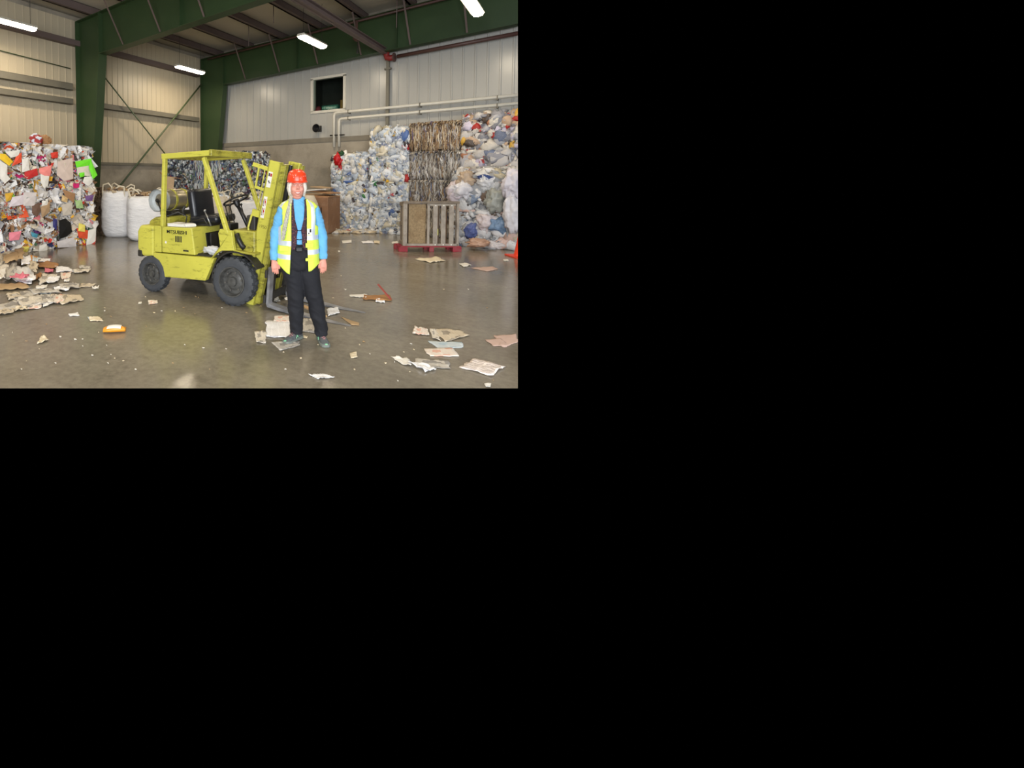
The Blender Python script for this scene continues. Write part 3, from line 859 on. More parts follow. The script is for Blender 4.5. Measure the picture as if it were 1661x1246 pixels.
crumpled_bag('plastic_bag', on(801, 404, 10.15) * 1 + Vector((0, 0, -.02)), (.52, .35, .20), L(236, 228, 226), 'white crumpled bag on the floor between the pallet and the orange cone', 5)

# ============================================================ forklift
def yellow_paint(name, base, dirt_amt=.75, lo=.55):
    m, nt, b = new_mat(name)
    tc = N(nt, 'ShaderNodeTexCoord')
    n1 = N(nt, 'ShaderNodeTexNoise'); n1.inputs['Scale'].default_value = 3; n1.inputs['Detail'].default_value = 4
    nt.links.new(tc.outputs['Object'], n1.inputs['Vector'])
    r1 = ramp(nt, [(.3, tuple(c * .88 for c in base[:3]) + (1,)), (.7, tuple(min(1, c * 1.06) for c in base[:3]) + (1,))])
    nt.links.new(n1.outputs['Fac'], r1.inputs['Fac'])
    mp = N(nt, 'ShaderNodeMapping'); mp.inputs['Scale'].default_value = (1.6, 1.6, 6)
    nt.links.new(tc.outputs['Object'], mp.inputs['Vector'])
    n2 = N(nt, 'ShaderNodeTexNoise'); n2.inputs['Scale'].default_value = 3.2; n2.inputs['Detail'].default_value = 9; n2.inputs['Roughness'].default_value = .78
    nt.links.new(mp.outputs[0], n2.inputs['Vector'])
    r2 = ramp(nt, [(lo, (0, 0, 0, 1)), (lo + .13, (dirt_amt,) * 3 + (1,))])
    nt.links.new(n2.outputs['Fac'], r2.inputs['Fac'])
    mx = N(nt, 'ShaderNodeMixRGB'); mx.inputs['Color2'].default_value = srgb(84, 78, 30)
    nt.links.new(r2.outputs['Color'], mx.inputs['Fac']); nt.links.new(r1.outputs['Color'], mx.inputs['Color1'])
    nt.links.new(mx.outputs[0], b.inputs['Base Color'])
    b.inputs['Roughness'].default_value = .38
    return m
M_yel = yellow_paint('scuffed_yellow_paint', srgb(198, 193, 80))
M_yelg = yellow_paint('grimy_shaded_yellow_paint', srgb(170, 164, 66), .8, .48)  # grimy yellow whose darker base also carries shade, as on the cowl
M_tyre = mat('tyre_rubber', srgb(62, 65, 70), .75, var=.15, scale=9, bump=.2, bscale=60)
M_rim = mat('grimy_rim', srgb(74, 74, 72), .5, var=.3, scale=20, dirt=srgb(30, 28, 26), dirt_amt=.9, dirt_scale=9)
M_vinyl = mat('black_seat_vinyl', srgb(30, 31, 36), .32, var=.1)
M_alu = mat('dull_aluminium_tank', srgb(168, 160, 140), .34, metal=.75, var=.12, scale=5)
M_collar = mat('pale_collar_ring', srgb(186, 190, 190), .4, metal=.3, var=.1)
M_fork = mat('worn_fork_steel', srgb(160, 162, 168), .3, metal=.45, var=.25, scale=9, dirt=srgb(58, 50, 44), dirt_amt=.7, dirt_scale=4)
M_label = mat('white_sticker', srgb(226, 224, 216), .5, var=.04)
M_ink = mat('black_lettering', srgb(24, 24, 22), .5, var=.05)
M_red = mat('red_mark', srgb(170, 44, 36), .5, var=.05)
M_paper_w = mat('white_paper', srgb(232, 230, 224), .75, var=.03)

FK = thing('forklift', V3(-.06, 6.10, 0), YAW - math.radians(30), 'scuffed yellow forklift with overhead guard, lowered mast and forks resting on the floor', 'forklift')
def side_plate(mb, poly, y0, y1, mi=0):
    return mb.prism(poly, lambda u, v, w_: Vector((u, w_, v)), y0, y1, mi)
# counterweight
m = MB(); side_plate(m, [(-1.505, .50), (-1.76, .50), (-1.86, .60), (-1.86, .86), (-1.80, .955), (-1.505, .965)], -.50, .50)
cwt = m.build('counterweight', M_yel, FK, bevel=.035)
m = MB(); side_plate(m, [(-1.30, .95), (-1.72, .95), (-1.70, 1.02), (-1.58, 1.075), (-1.30, 1.09)], -.40, .40)
m.build('counterweight_top', M_yelg, FK, bevel=.03)
m = MB(); m.box((-1.80, -.46, .54), (.10, .10, .10)); m.build('bumper_wear_patch', M_dark, cwt, bevel=.02)
m = MB(); side_plate(m, [(-1.49, .585), (-1.355, .585), (-1.355, .965), (-1.49, .96)], -.50, .50)
m.build('rear_side_panel', M_yel, FK, bevel=.008)
# engine cover
m = MB(); side_plate(m, [(-1.33, .59), (-.69, .60), (-.75, .965), (-1.33, .96)], -.505, .505)
hood = m.build('engine_cover', M_yel, FK, bevel=.012)
Rx = Matrix.Rotation(PI / 2, 4, 'X')
text_mesh('maker_lettering', 'MITSUBISHI', .068, Matrix.Translation((-1.035, -.508, .893)) @ Rx, M_ink, hood, .0008, .0012, 1.15)
for i in range(5):
    m = MB(); m.box((-1.055 + i * .027, -.508, .80), (.013, .006, .085)); m.build('vent_slot', M_dark, hood)
m = MB(); m.box((-.86, -.509, .648), (.10, .008, .022)); m.build('latch', M_dark, hood, bevel=.003)
m = MB(); m.box((-1.25, -.5075, .74), (.03, .003, .03), Matrix.Rotation(.4, 3, 'Y')); m.build('paint_chip', M_label, hood)
m = MB(); side_plate(m, [(-.71, .63), (-.683, .63), (-.717, .87), (-.74, .87)], -.22, .34)
m.build('footwell_shade_plate', M_black, hood)  # black plate painting in the darkness of the footwell opening
m = MB(); m.box((-.69, -.08, .76), (.03, .14, .2)); m.build('pedal_box', M_dark, hood)
# chassis
m = MB(); m.box((-.62, 0, .40), (1.75, .60, .30)); m.box((-.5, 0, .24), (.9, .5, .14)); m.box((0, 0, .31), (.22, .72, .2)); m.box((-1.46, 0, .30), (.14, .70, .12))
m.build('chassis', M_dark, FK, bevel=.01)
for sg in (-1, 1):
    m = MB(); side_plate(m, [(-1.50, .575), (-.34, .59), (-.395, .47), (-.50, .275), (-1.27, .245), (-1.305, .38), (-1.38, .47), (-1.50, .52)], sg * .52, sg * .44)
    sk = m.build('side_skirt', M_yel, FK, bevel=.01)
    m = MB(); side_plate(m, [(-.42, .56), (-.30, .66), (-.20, .705), (.0, .72), (-.045, .97), (-.235, .985), (-.265, .93), (-.235, .76), (-.31, .66), (-.385, .60)], sg * .52, sg * .46)
    m.build('front_fender', M_yel, FK, bevel=.008)
    # dark wheel arch over the drive wheel
    m = MB(); ring = []
    for r_ in (.375, .39):
        pass
    outer = [(.395 * math.cos(a), .315 + .395 * math.sin(a)) for a in [math.radians(x) for x in range(190, 20, -10)]]
    inner = [(.375 * math.cos(a), .315 + .375 * math.sin(a)) for a in [math.radians(x) for x in range(20, 191, 10)]]
    inner = [(.375 * math.cos(math.radians(x)), .315 + .375 * math.sin(math.radians(x))) for x in range(30, 191, 10)]
    side_plate(m, outer + inner, sg * .51, sg * .30)
    m.build('wheel_arch', M_dark, FK)
    m = MB(); side_plate(m, [(-.02, .70), (.30, .675), (.30, .70), (-.02, .725)], sg * .50, sg * .30)
    m.build('fender_step', M_yelg, FK, bevel=.005)
m = MB(); m.box((-.42, 0, .60), (.66, .88, .03)); m.build('floor_plate', M_dark, FK)
m = MB(); m.box((.06, 0, .80), (.36, .80, .34)); cowl = m.build('cowl', M_yelg, FK, bevel=.02)  # olive tone includes the shade on the cowl's side
m = MB(); m.tube([(-.02, -.42, .92), (.02, -.44, .85), (.06, -.43, .78), (.10, -.42, .74)], .035, 10); m.build('hose', M_black, cowl, smooth=True)
m = MB(); m.box((.10, -.02, 1.05), (.14, .50, .22)); m.build('dash_panel', mat('dark_dash', srgb(48, 46, 44), .6), FK, bevel=.02)
# guard
GZ = 1.95
def gbar(name, p0, p1, a=.065, b=.055, mt=None, up=(1, 0, 0)):
    m = MB(); m.bar(p0, p1, a, b, up); return m.build(name, mt or M_yel, FK, bevel=.008)
for sg, ft in ((-1, ''), (1, '')):
    gbar('guard_post', (-1.32, sg * .49, .955), (-1.27, sg * .49, GZ - .03))
    gbar('guard_post', (-.12, sg * .49, .93), (-.53, sg * .49, GZ - .03))
    gbar('guard_rail', (-1.32, sg * .49, GZ), (-.38, sg * .49, GZ + .03), .055, .075, None, (0, 0, 1))
gbar('guard_crossbar', (-.40, -.52, GZ + .03), (-.40, .52, GZ + .03), .05, .09, M_yelg, (0, 0, 1))
gbar('guard_crossbar', (-1.34, -.46, GZ), (-1.34, .46, GZ), .05, .06, M_yelg, (0, 0, 1))
for i in range(6):
    y = -.37 + i * .148
    gbar('guard_slat', (-1.33, y, GZ + .01), (-.42, y, GZ + .03), .02, .04, M_yelg, (0, 0, 1))
# gas tank
TM = Matrix.Translation((-1.5, -.42, 1.32)) @ Matrix.Rotation(-PI / 2, 4, 'X')
m = MB(); m.lathe([(.02, .04), (.09, .045), (.135, .08), (.155, .14), (.155, .60), (.135, .68), (.08, .72), (.01, .73)], TM, 36)
tank = m.build('gas_tank', M_alu, FK, smooth=40)
m = MB(); m.lathe([(.165, -.02), (.165, .10), (.158, .10), (.158, -.02)], TM, 36, cap=False); m.lathe([(.158, .05), (.01, .05)], TM, 36, cap=False); m.build('collar', M_collar, tank, smooth=40)
m = MB(); m.lathe([(.13, .70), (.13, .78), (.124, .78), (.124, .70)], TM, 30, cap=False); m.build('foot_ring', M_collar, tank, smooth=40)
for h_ in (.27, .53):
    m = MB(); m.lathe([(.154, h_ - .02), (.163, h_ - .02), (.163, h_ + .02), (.154, h_ + .02)], TM, 36, cap=False); m.build('tank_strap', M_yelg, tank, smooth=40)
m = MB(); m.cyl((-1.5, -.40, 1.30), (-1.5, -.44, 1.33), .025); m.build('valve', M_dark, tank)
m = MB(); m.box((-1.5, -.02, 1.12), (.26, .44, .06)); m.build('tank_cradle', M_dark, FK, bevel=.01)
m = MB(); m.tube([(-1.5, -.43, 1.33), (-1.38, -.46, 1.16), (-1.28, -.43, 1.10), (-1.14, -.36, 1.16), (-1.02, -.30, 1.10), (-1.05, -.3, .97)], .010, 8); m.build('gas_hose', M_black, FK, smooth=True)
m = MB(); m.cyl((-1.42, -.42, 1.08), (-1.42, -.42, 1.27), .010, seg=8); m.build('red_handle', M_red, FK)
# seat
def cushion(name, c, d, rot, mt=M_vinyl):
    m = MB(); m.box((0, 0, 0), d); o = m.build(name, mt, FK, smooth=True)
    b = o.modifiers.new('b', 'BEVEL'); b.width = min(d) * .42; b.segments = 4
    o.location = c; o.rotation_euler = rot; return o
cushion('seat_backrest', (-.99, .0, 1.27), (.13, .50, .44), (0, -.16, 0))
cushion('seat_cushion', (-.76, .0, 1.06), (.50, .50, .12), (0, -.06, 0))
m = MB(); m.box((-.86, 0, .985), (.40, .40, .04)); m.build('seat_base', M_dark, FK, bevel=.01)
m = MB(); m.tube([(-1.12, -.24, 1.10), (-1.14, -.26, 1.18), (-1.10, -.25, 1.24)], .022, 10); m.tube([(-1.0, -.26, 1.02), (-.72, -.27, 1.08), (-.66, -.26, 1.0)], .012, 8); m.build('seat_frame', M_dark, FK, smooth=True)
m = MB(); m.tube([(-.70, -.27, 1.18), (-.60, -.25, .98)], .012, 8); m.sphere((-.70, -.27, 1.19), .022); m.build('hand_brake', M_steel, FK, smooth=True)
# steering
m = MB(); SW = Matrix.Translation((-.33, .0, 1.335)) @ Matrix.Rotation(-.42, 4, 'Y')
ring = []
for i in range(36):
    a = 2 * PI * i / 36; ring.append([SW @ Vector(((.19 + .014 * math.cos(b)) * math.cos(a), (.19 + .014 * math.cos(b)) * math.sin(a), .014 * math.sin(b))) for b in [2 * PI * k / 8 for k in range(8)]])
ring.append(ring[0]); m.loft(ring, False)
for a in (0.5, 2.6, 4.7): m.bar(SW @ Vector((0, 0, -.02)), SW @ Vector((.19 * math.cos(a), .19 * math.sin(a), 0)), .028, .012)
sw = m.build('steering_wheel', M_black, FK, smooth=40)
m = MB(); m.lathe([(.01, .012), (.045, .008), (.05, -.03), (.035, -.09), (.03, -.10)], SW, 20); m.build('hub', M_black, sw, smooth=True)
m = MB(); m.cyl(SW @ Vector((0, .19, .01)), SW @ Vector((0, .19, .05)), .008, seg=8); m.sphere(SW @ Vector((0, .19, .06)), .02); m.build('spinner_knob', M_black, sw, smooth=True)
m = MB(); m.tube([SW @ Vector((0, 0, -.09)), (-.20, .0, 1.12), (-.08, 0, .93)], [.026, .03, .035], 12); m.build('steering_column', M_black, FK, smooth=True)
for i, (y, x) in enumerate(((-.14, -.42), (-.08, -.38), (.14, -.33))):
    m = MB(); m.tube([(x, y, 1.25), (x + .10, y, .96)], .008, 8); m.sphere((x, y, 1.265), .02, 10, 6); m.build('control_lever', M_black, FK, smooth=True)
m = MB(); m.box((-.34, -.16, .92), (.20, .22, .22)); m.build('battery_box', M_black, FK, bevel=.02)
# fit the body length
for o in list(FK.children) + [c for q in FK.children for c in q.children]:
    if o.location.length > 0: o.location.x *= .925
    else:
        for v in o.data.vertices:
            if v.co.x < 0: v.co.x *= .925
# wheels
def wheel(x, y, r, wd, lugs, sg):
    WM = Matrix.Translation((x, y, r)) @ Matrix.Rotation(PI / 2 * (1 if sg < 0 else -1), 4, 'X')   # +z of the wheel points outwards
    m = MB(); ri = r * .60; h = wd / 2
    m.lathe([(ri, h * .75), (ri + .01, h * .92), (r * .80, h), (r * .90, h * .93), (r * .955, h * .75), (r * .965, 0), (r * .955, -h * .75), (r * .90, -h * .93), (r * .8, -h), (ri, -h * .8), (ri, h * .75)], WM, 64, cap=False)
    for i in range(lugs):
        a = 2 * PI * i / lugs
        for s2 in (-1, 1):
            a2 = a + (PI / lugs if s2 > 0 else 0)
            R3 = Matrix.Rotation(a2, 4, 'Z')
            M3 = WM @ R3
            dw = 2 * PI * r / lugs * .29
            vs = []
            for (rr_, zz, k) in ((r * .885, s2 * h * .97, 1), (r * .955, s2 * h * .80, 1), (r, s2 * h * .72, 1), (r, s2 * h * .05, .8), (r * .95, s2 * h * .05, .8)):
                sh = .25 * dw * (zz / h) * s2
                vs += [M3 @ Vector((rr_, -dw * k + sh, zz)), M3 @ Vector((rr_, dw * k + sh, zz))]
            m.add(vs, [(0, 1, 3, 2), (2, 3, 5, 4), (4, 5, 7, 6), (6, 7, 9, 8), (0, 2, 4, 6, 8), (9, 7, 5, 3, 1)])
    ty = m.build('wheel', M_tyre, FK, smooth=35)
    m = MB()
    m.lathe([(ri, h * .80), (ri - .012, h * .80), (ri - .02, h * .55), (ri * .86, h * .30), (ri * .62, h * .28), (ri * .52, h * .42), (ri * .34, h * .46), (ri * .30, h * .8), (ri * .16, h * .84), (.001, h * .84)], WM, 40, cap=False)
    m.lathe([(ri, h * .80), (ri + .008, h * .97), (ri - .008, h * .97), (ri - .012, h * .8)], WM, 40, cap=False)
    rim = m.build('rim', M_rim, ty, smooth=35)
    for i in range(6):
        a = 2 * PI * i / 6 + .2
        m = MB(); c = Vector((ri * .66 * math.cos(a), ri * .66 * math.sin(a), h * .28)); m.cyl(WM @ c, WM @ (c + Vector((0, 0, .025))), .013, seg=6); m.build('wheel_nut', M_steel, rim)
    return ty
for sg in (-1, 1):
    wheel(-.025, sg * .455, .315, .19, 22, sg)
    wheel(-1.425, sg * .455, .262, .16, 22, sg)
# mast, tilted forward
TA = math.radians(12)
def TT_(x, y, z):
    dx, dz = x - .22, z - .10
    return Vector((.125 + dx * math.cos(TA) + dz * math.sin(TA), y, .10 - dx * math.sin(TA) + dz * math.cos(TA)))
def tbox(m, x0, x1, y0, y1, z0, z1, mi=0):
    vs = [TT_(x, y, z) for x in (x0, x1) for y in (y0, y1) for z in (z0, z1)]
    m.add(vs, [(0, 1, 3, 2), (4, 6, 7, 5), (0, 4, 5, 1), (2, 3, 7, 6), (0, 2, 6, 4), (1, 5, 7, 3)], mi)
m = MB()
YM = -.035
for sg in (-1, 1):
    a, b = sorted((sg * .315, sg * .295))
    a += YM; b += YM
    tbox(m, .14, .31, a, b, .0, 1.90)                     # outer web
    a, b = sorted((sg * .315, sg * .24)); a += YM; b += YM
    for x in (.14, .29): tbox(m, x, x + .02, a, b, .0, 1.90)
mast = m.build('mast', M_yel, FK, bevel=.004)
m = MB()
for sg in (-1, 1):
    a, b = sorted((sg * .285, sg * .265)); a += YM; b += YM
    tbox(m, .20, .37, a, b, .04, 1.88)
    a, b = sorted((sg * .285, sg * .205)); a += YM; b += YM
    for x in (.20, .355): tbox(m, x, x + .018, a, b, .04, 1.88)
m.build('inner_mast', M_yelg, mast, bevel=.004)
m = MB(); tbox(m, .16, .22, -.32, .26, 1.74, 1.86); m.build('mast_crosshead', M_yelg, mast, bevel=.005)
m = MB(); tbox(m, .14, .18, -.32, .26, .95, 1.05); m.build('mast_crossmember', M_yelg, mast, bevel=.005)
m = MB(); tbox(m, .12, .2, -.34, .27, .02, .14); m.build('mast_foot', M_yelg, mast, bevel=.005)
for y in (-.12, .06):
    m = MB(); m.cyl(TT_(.25, y, .08), TT_(.25, y, 1.70), .045, seg=16); m.cyl(TT_(.25, y, 1.70), TT_(.25, y, 1.86), .03, seg=12); m.build('lift_cylinder', M_black, mast, smooth=40)
for y in (-.185, .185):
    m = MB(); tbox(m, .335, .35, y - .018, y + .018, .30, 1.80); m.build('lift_chain', M_dark, mast)
m = MB(); tbox(m, .18, .20, -.20, .20, .3, 1.72); m.build('mast_black_panel', M_black, mast)  # flat black panel between the mast rails
# stickers
def sticker(z0, z1, x0=.165, x1=.225):
    m = MB(); tbox(m, x0, x1, -.3525, -.3505, z0, z1); return m.build('sticker', M_label, mast)
s1 = sticker(1.56, 1.76)
for (a, b, c, d, mt) in ((.172, .190, 1.70, 1.74, M_ink), (.196, .220, 1.70, 1.74, M_red), (.18, .20, 1.63, 1.645, M_ink), (.19, .215, 1.615, 1.625, M_ink)):
    m = MB(); tbox(m, a, b, -.3545, -.3525, c, d); m.build('printed_symbol', mt, mast)
sticker(1.16, 1.44, .165, .215)
def figure_symbol(zc):
    m = MB()
    m.box(TT_(.196, -.3535, zc + .028), (.012, .002, .014)); m.box(TT_(.196, -.3535, zc), (.018, .002, .03)); m.bar(TT_(.190, -.3535, zc - .012), TT_(.182, -.3535, zc - .045), .006, .002); m.bar(TT_(.200, -.3535, zc - .012), TT_(.208, -.3535, zc - .045), .006, .002)
    m.bar(TT_(.19, -.3535, zc + .01), TT_(.178, -.3535, zc + .03), .005, .002)
    m.build('printed_symbol', M_red, mast)
    m = MB(); tbox(m, .170, .176, -.3545, -.3525, zc - .05, zc + .04); tbox(m, .170, .19, -.3545, -.3525, zc - .056, zc - .050); m.build('printed_symbol', M_ink, mast)
figure_symbol(1.25); figure_symbol(1.37)
RM = Matrix.Rotation(-TA, 4, 'Y')
p = TT_(.222, -.3512, 1.05)
text_mesh('faint_number', '1950', .06, Matrix.Translation(p) @ Matrix.Rotation(TA, 4, 'Y') @ Rx, mat('faded_brown_lettering', srgb(120, 112, 40), .6), mast, .0006)
# brackets behind the mast
def rbar(name, p0, p1, a, b, mt=M_yel):
    m = MB(); m.bar(TT_(*p0), TT_(*p1), a, b); m.build(name, mt, FK, bevel=.004)
rbar('hose_bracket', (-.10, -.31, 1.80), (.15, -.31, 1.78), .04, .05)
rbar('hose_bracket', (-.01, -.31, 1.52), (.15, -.31, 1.51), .03, .035)
rbar('hose_bracket', (.02, -.31, 1.19), (.15, -.31, 1.19), .05, .09)
rbar('guide_rod', (.09, -.32, 1.20), (.09, -.32, 1.78), .014, .014)
rbar('guide_rod', (.0, -.32, 1.52), (.0, -.32, 1.78), .03, .02)
m = MB(); m.tube([TT_(.02, -.32, 1.16), TT_(.0, -.32, .98), TT_(.03, -.32, .90), TT_(.10, -.32, .86), TT_(.14, -.32, .86)], .014, 10); m.build('grab_handle', M_yel, FK, smooth=True)
m = MB(); m.cyl((-.06, -.40, .70), (.20, -.365, .74), .038, seg=16); m.cyl((.17, -.43, .74), (.17, -.35, .74), .055, seg=16); m.build('tilt_cylinder', M_yelg, FK, smooth=35)
# carriage and forks
FA = math.radians(4.6); FY = math.radians(-5)
def TF(x, y, z, yc=None):
    dx, dz = x - .22, z - .10
    X = .23 + dx * math.cos(FA) + dz * math.sin(FA); Z = .10 - dx * math.sin(FA) + dz * math.cos(FA)
    if yc is not None:
        k = X - .45; y = y + math.tan(FY) * max(k, 0)
    return Vector((X, y, Z))
m = MB()
for (x0, x1, y0, y1, z0, z1) in ((.385, .415, -.47, .40, .42, .52), (.385, .415, -.47, .40, .10, .20), (.36, .40, -.24, -.18, .06, .56), (.36, .40, .10, .16, .06, .56)):
    vs = [TF(x, y, z) for x in (x0, x1) for y in (y0, y1) for z in (z0, z1)]
    m.add(vs, [(0, 1, 3, 2), (4, 6, 7, 5), (0, 4, 5, 1), (2, 3, 7, 6), (0, 2, 6, 4), (1, 5, 7, 3)])
m.build('carriage', M_dark, FK, bevel=.005)
for y in (-.40, .15):
    m = MB(); hw = .05
    prof = [(.42, .56), (.42, .095), (.44, .055), (.60, .050), (.9, .052), (1.2, .058), (1.54, .075), (1.54, .083), (1.2, .088), (.9, .088), (.64, .09), (.465, .10), (.455, .115), (.455, .56)]
    vs = []; n = len(prof)
    for (x, z) in prof:
        k = hw if x < 1.25 else hw * (1 - .45 * ((x - 1.25) / .27))
        vs.append(TF(x, y - k, z, y)); vs.append(TF(x, y + k, z, y))
    fs = [tuple(2 * i for i in range(n)), tuple(2 * i + 1 for i in reversed(range(n)))] + [(2 * i, 2 * i + 1, 2 * ((i + 1) % n) + 1, 2 * ((i + 1) % n)) for i in range(n)]
    for v in vs: v.z = max(v.z, .002)
    m.add(vs, fs); m.build('fork', M_fork, FK, bevel=.003)
# papers lying on the truck
def tk(x, y, z): return FK.matrix_world @ Vector((x, y, z))
bpy.context.view_layer.update()
FR = YAW - math.radians(30)
def pad(name, x, y, z, d, rz, label, cat='papers', mt=None):
    m = MB(); rng = random.Random(7)
    for i in range(4):
        m.box((rng.uniform(-.01, .01), rng.uniform(-.01, .01), .006 + i * .010), (d[0], d[1], .009), Matrix.Rotation(rng.uniform(-.12, .12), 3, 'Z'))
    o = m.build(name, mt or M_paper_w, None, bevel=.003); o.location = tk(x, y, z); o.rotation_euler = (0, 0, FR + rz)
    return tag(o, label, cat)
pad('paper_stack', -1.0, -.36, .966, (.30, .22), .1, 'white stack of papers on the engine cover left of the forklift seat')
pad('paper_sheet_pad', -.84, -.37, .968, (.13, .16), -.5, 'small white pad of paper on the engine cover below the seat')

# ============================================================ the woman in the safety vest
def remeshed(mb, name, voxel, smooth_it=4, mat_=None, parent=None, factor=.5, folds=0.0, fq=(7, 7, 13)):
    me = mb.mesh('tmp_mesh', M_black)
    o = bpy.data.objects.new('tmp', me); COL.objects.link(o)
    r = o.modifiers.new('r', 'REMESH'); r.mode = 'VOXEL'; r.voxel_size = voxel
    s_ = o.modifiers.new('s', 'SMOOTH'); s_.iterations = smooth_it; s_.factor = factor
    dg = bpy.context.evaluated_depsgraph_get(); dg.update()
    me2 = bpy.data.meshes.new_from_object(o.evaluated_get(dg))
    bpy.data.objects.remove(o); bpy.data.meshes.remove(me)
    me2.name = name
    if folds:
        me2.update()
        ns = [v.normal.copy() for v in me2.vertices]
        for v, nn in zip(me2.vertices, ns):
            p = v.co; q = Vector((p.x * fq[0], p.y * fq[1], (p.z + .5 * p.x) * fq[2]))
            v.co = p + nn * folds * (noise.noise(q) + .5 * (1 - abs(noise.noise(q * 1.9 + Vector((9, 2, 4)))) * 2) - .3)
    me2.materials.clear(); me2.materials.append(mat_)
    me2.polygons.foreach_set('use_smooth', [True] * len(me2.polygons))
    return link(name, me2, parent)
def ering(c, rx, ry, n=28, tilt=0.0, sq=2.2):
    out = []
    for k in range(n):
        a = 2 * PI * k / n; ca, sa = math.cos(a), math.sin(a)
        x = rx * math.copysign(abs(ca) ** (2 / sq), ca); y = ry * math.copysign(abs(sa) ** (2 / sq), sa)
        out.append(Vector((c[0] + x, c[1] + y, c[2] + tilt * x)))
    return out
M_skin = mat('skin', srgb(208, 142, 124), .5, var=.06, scale=14)
M_blue = mat('sky_blue_knit', srgb(98, 166, 210), .85, var=.05, scale=10, bump=.35, bscale=14)
M_jean = mat('black_denim', srgb(20, 21, 28), .85, var=.15, scale=8, bump=.4, bscale=9)
M_lime, nt_, b_ = new_mat('hi_vis_lime')
b_.inputs['Base Color'].default_value = srgb(214, 236, 84); b_.inputs['Roughness'].default_value = .6
tc_ = N(nt_, 'ShaderNodeTexCoord'); n_ = N(nt_, 'ShaderNodeTexNoise'); n_.inputs['Scale'].default_value = 11; nt_.links.new(tc_.outputs['Object'], n_.inputs['Vector'])
bp_ = N(nt_, 'ShaderNodeBump'); bp_.inputs['Strength'].default_value = .4; bp_.inputs['Distance'].default_value = .02; nt_.links.new(n_.outputs['Fac'], bp_.inputs['Height']); nt_.links.new(bp_.outputs['Normal'], b_.inputs['Normal'])
M_silver = mat('silver_reflective_tape', srgb(206, 214, 224), .35, metal=.25, var=.06, scale=20)
M_hat = mat('orange_red_hard_hat', srgb(222, 66, 34), .3, var=.03)
M_hair = mat('white_grey_hair', srgb(214, 208, 196), .6, var=.15, scale=40, bump=.3, bscale=60)
M_hairg = mat('grey_braid_hair', srgb(176, 172, 158), .6, var=.3, scale=50, bump=.6, bscale=90)
# patterned waistcoat: small ornaments on dark maroon
def waist_mat():
    m, nt, b = new_mat('patterned_maroon_waistcoat')
    tc = N(nt, 'ShaderNodeTexCoord'); v = N(nt, 'ShaderNodeTexVoronoi'); v.inputs['Scale'].default_value = 60
    nt.links.new(tc.outputs['Object'], v.inputs['Vector'])
    r = ramp(nt, [(0, srgb(150, 112, 84)), (.2, srgb(112, 60, 58)), (.4, srgb(62, 34, 46)), (.7, srgb(42, 30, 42))])
    nt.links.new(v.outputs['Distance'], r.inputs['Fac']); nt.links.new(r.outputs['Color'], b.inputs['Base Color']); b.inputs['Roughness'].default_value = .85
    return m
M_waist = waist_mat()
PX, PY = .43, 4.45
PE = thing('person', V3(PX, PY, 0), YAW, 'person in orange hard hat, lime safety vest, blue sweater and black jeans, standing', 'person')
TX = -.035      # middle of the torso
# --- body: one continuous figure (skin)
hx, hz = -.048, 1.575
bd = MB()
bd.sphere((hx, .012, hz + .035), (.072, .092, .092), 24, 16)
bd.sphere((hx, -.028, hz - .034), (.066, .064, .084), 24, 16)
bd.sphere((hx, -.058, hz - .082), (.034, .030, .028))
bd.sphere((hx - .034, -.060, hz - .030), (.030, .028, .030)); bd.sphere((hx + .034, -.060, hz - .030), (.028, .028, .030))
bd.tube([(hx, -.086, hz + .022), (hx, -.100, hz + .0), (hx, -.112, hz - .022)], [.008, .010, .014], 12)
bd.sphere((hx - .011, -.098, hz - .026), .009); bd.sphere((hx + .011, -.098, hz - .026), .009)
bd.sphere((hx - .028, -.072, hz + .028), (.024, .012, .010)); bd.sphere((hx + .028, -.072, hz + .028), (.024, .012, .010))
bd.tube([(hx - .026, -.080, hz - .052), (hx, -.092, hz - .056), (hx + .026, -.080, hz - .052)], [.006, .009, .006], 10)
bd.tube([(hx - .022, -.080, hz - .070), (hx, -.090, hz - .073), (hx + .022, -.080, hz - .070)], [.006, .008, .006], 10)
bd.sphere((hx - .073, .012, hz - .008), (.010, .018, .030)); bd.sphere((hx + .073, .012, hz - .008), (.010, .018, .030))
bd.sphere((hx, -.030, hz - .105), (.046, .045, .030))     # soft underchin
bd.tube([(hx, .02, hz - .05), (hx + .003, .018, hz - .12), (TX, .02, 1.38)], [.052, .050, .055], 20)
def seg(pts, rs, n=16): bd.tube(pts, rs, n)
bd.loft([ering((TX, .015, z), rx, ry) for z, rx, ry in ((1.39, .06, .05), (1.35, .13, .075), (1.25, .16, .095), (1.08, .14, .10), (.95, .155, .11), (.84, .15, .11))])
LS, LE, LW = Vector((-.196, .015, 1.318)), Vector((-.262, .035, 1.08)), Vector((-.283, -.02, .835))
RS, RE, RW = Vector((.131, .015, 1.322)), Vector((.205, .035, 1.09)), Vector((.222, -.01, .845))
for S_, E_, W_ in ((LS, LE, LW), (RS, RE, RW)):
    seg([Vector((TX, .01, 1.35)), S_, E_, W_], [.05, .045, .036, .024])
LH, LK, LA = Vector((-.105, .01, .86)), Vector((-.058, -.01, .46)), Vector((-.045, .045, .09))
RH, RK, RA = Vector((.045, .01, .86)), Vector((.128, -.02, .46)), Vector((.205, .0, .09))
for H_, K_, A_ in ((LH, LK, LA), (RH, RK, RA)):
    seg([H_, H_.lerp(K_, .5), K_, K_.lerp(A_, .35), A_, A_ - Vector((0, 0, .03))], [.08, .066, .05, .052, .034, .034])
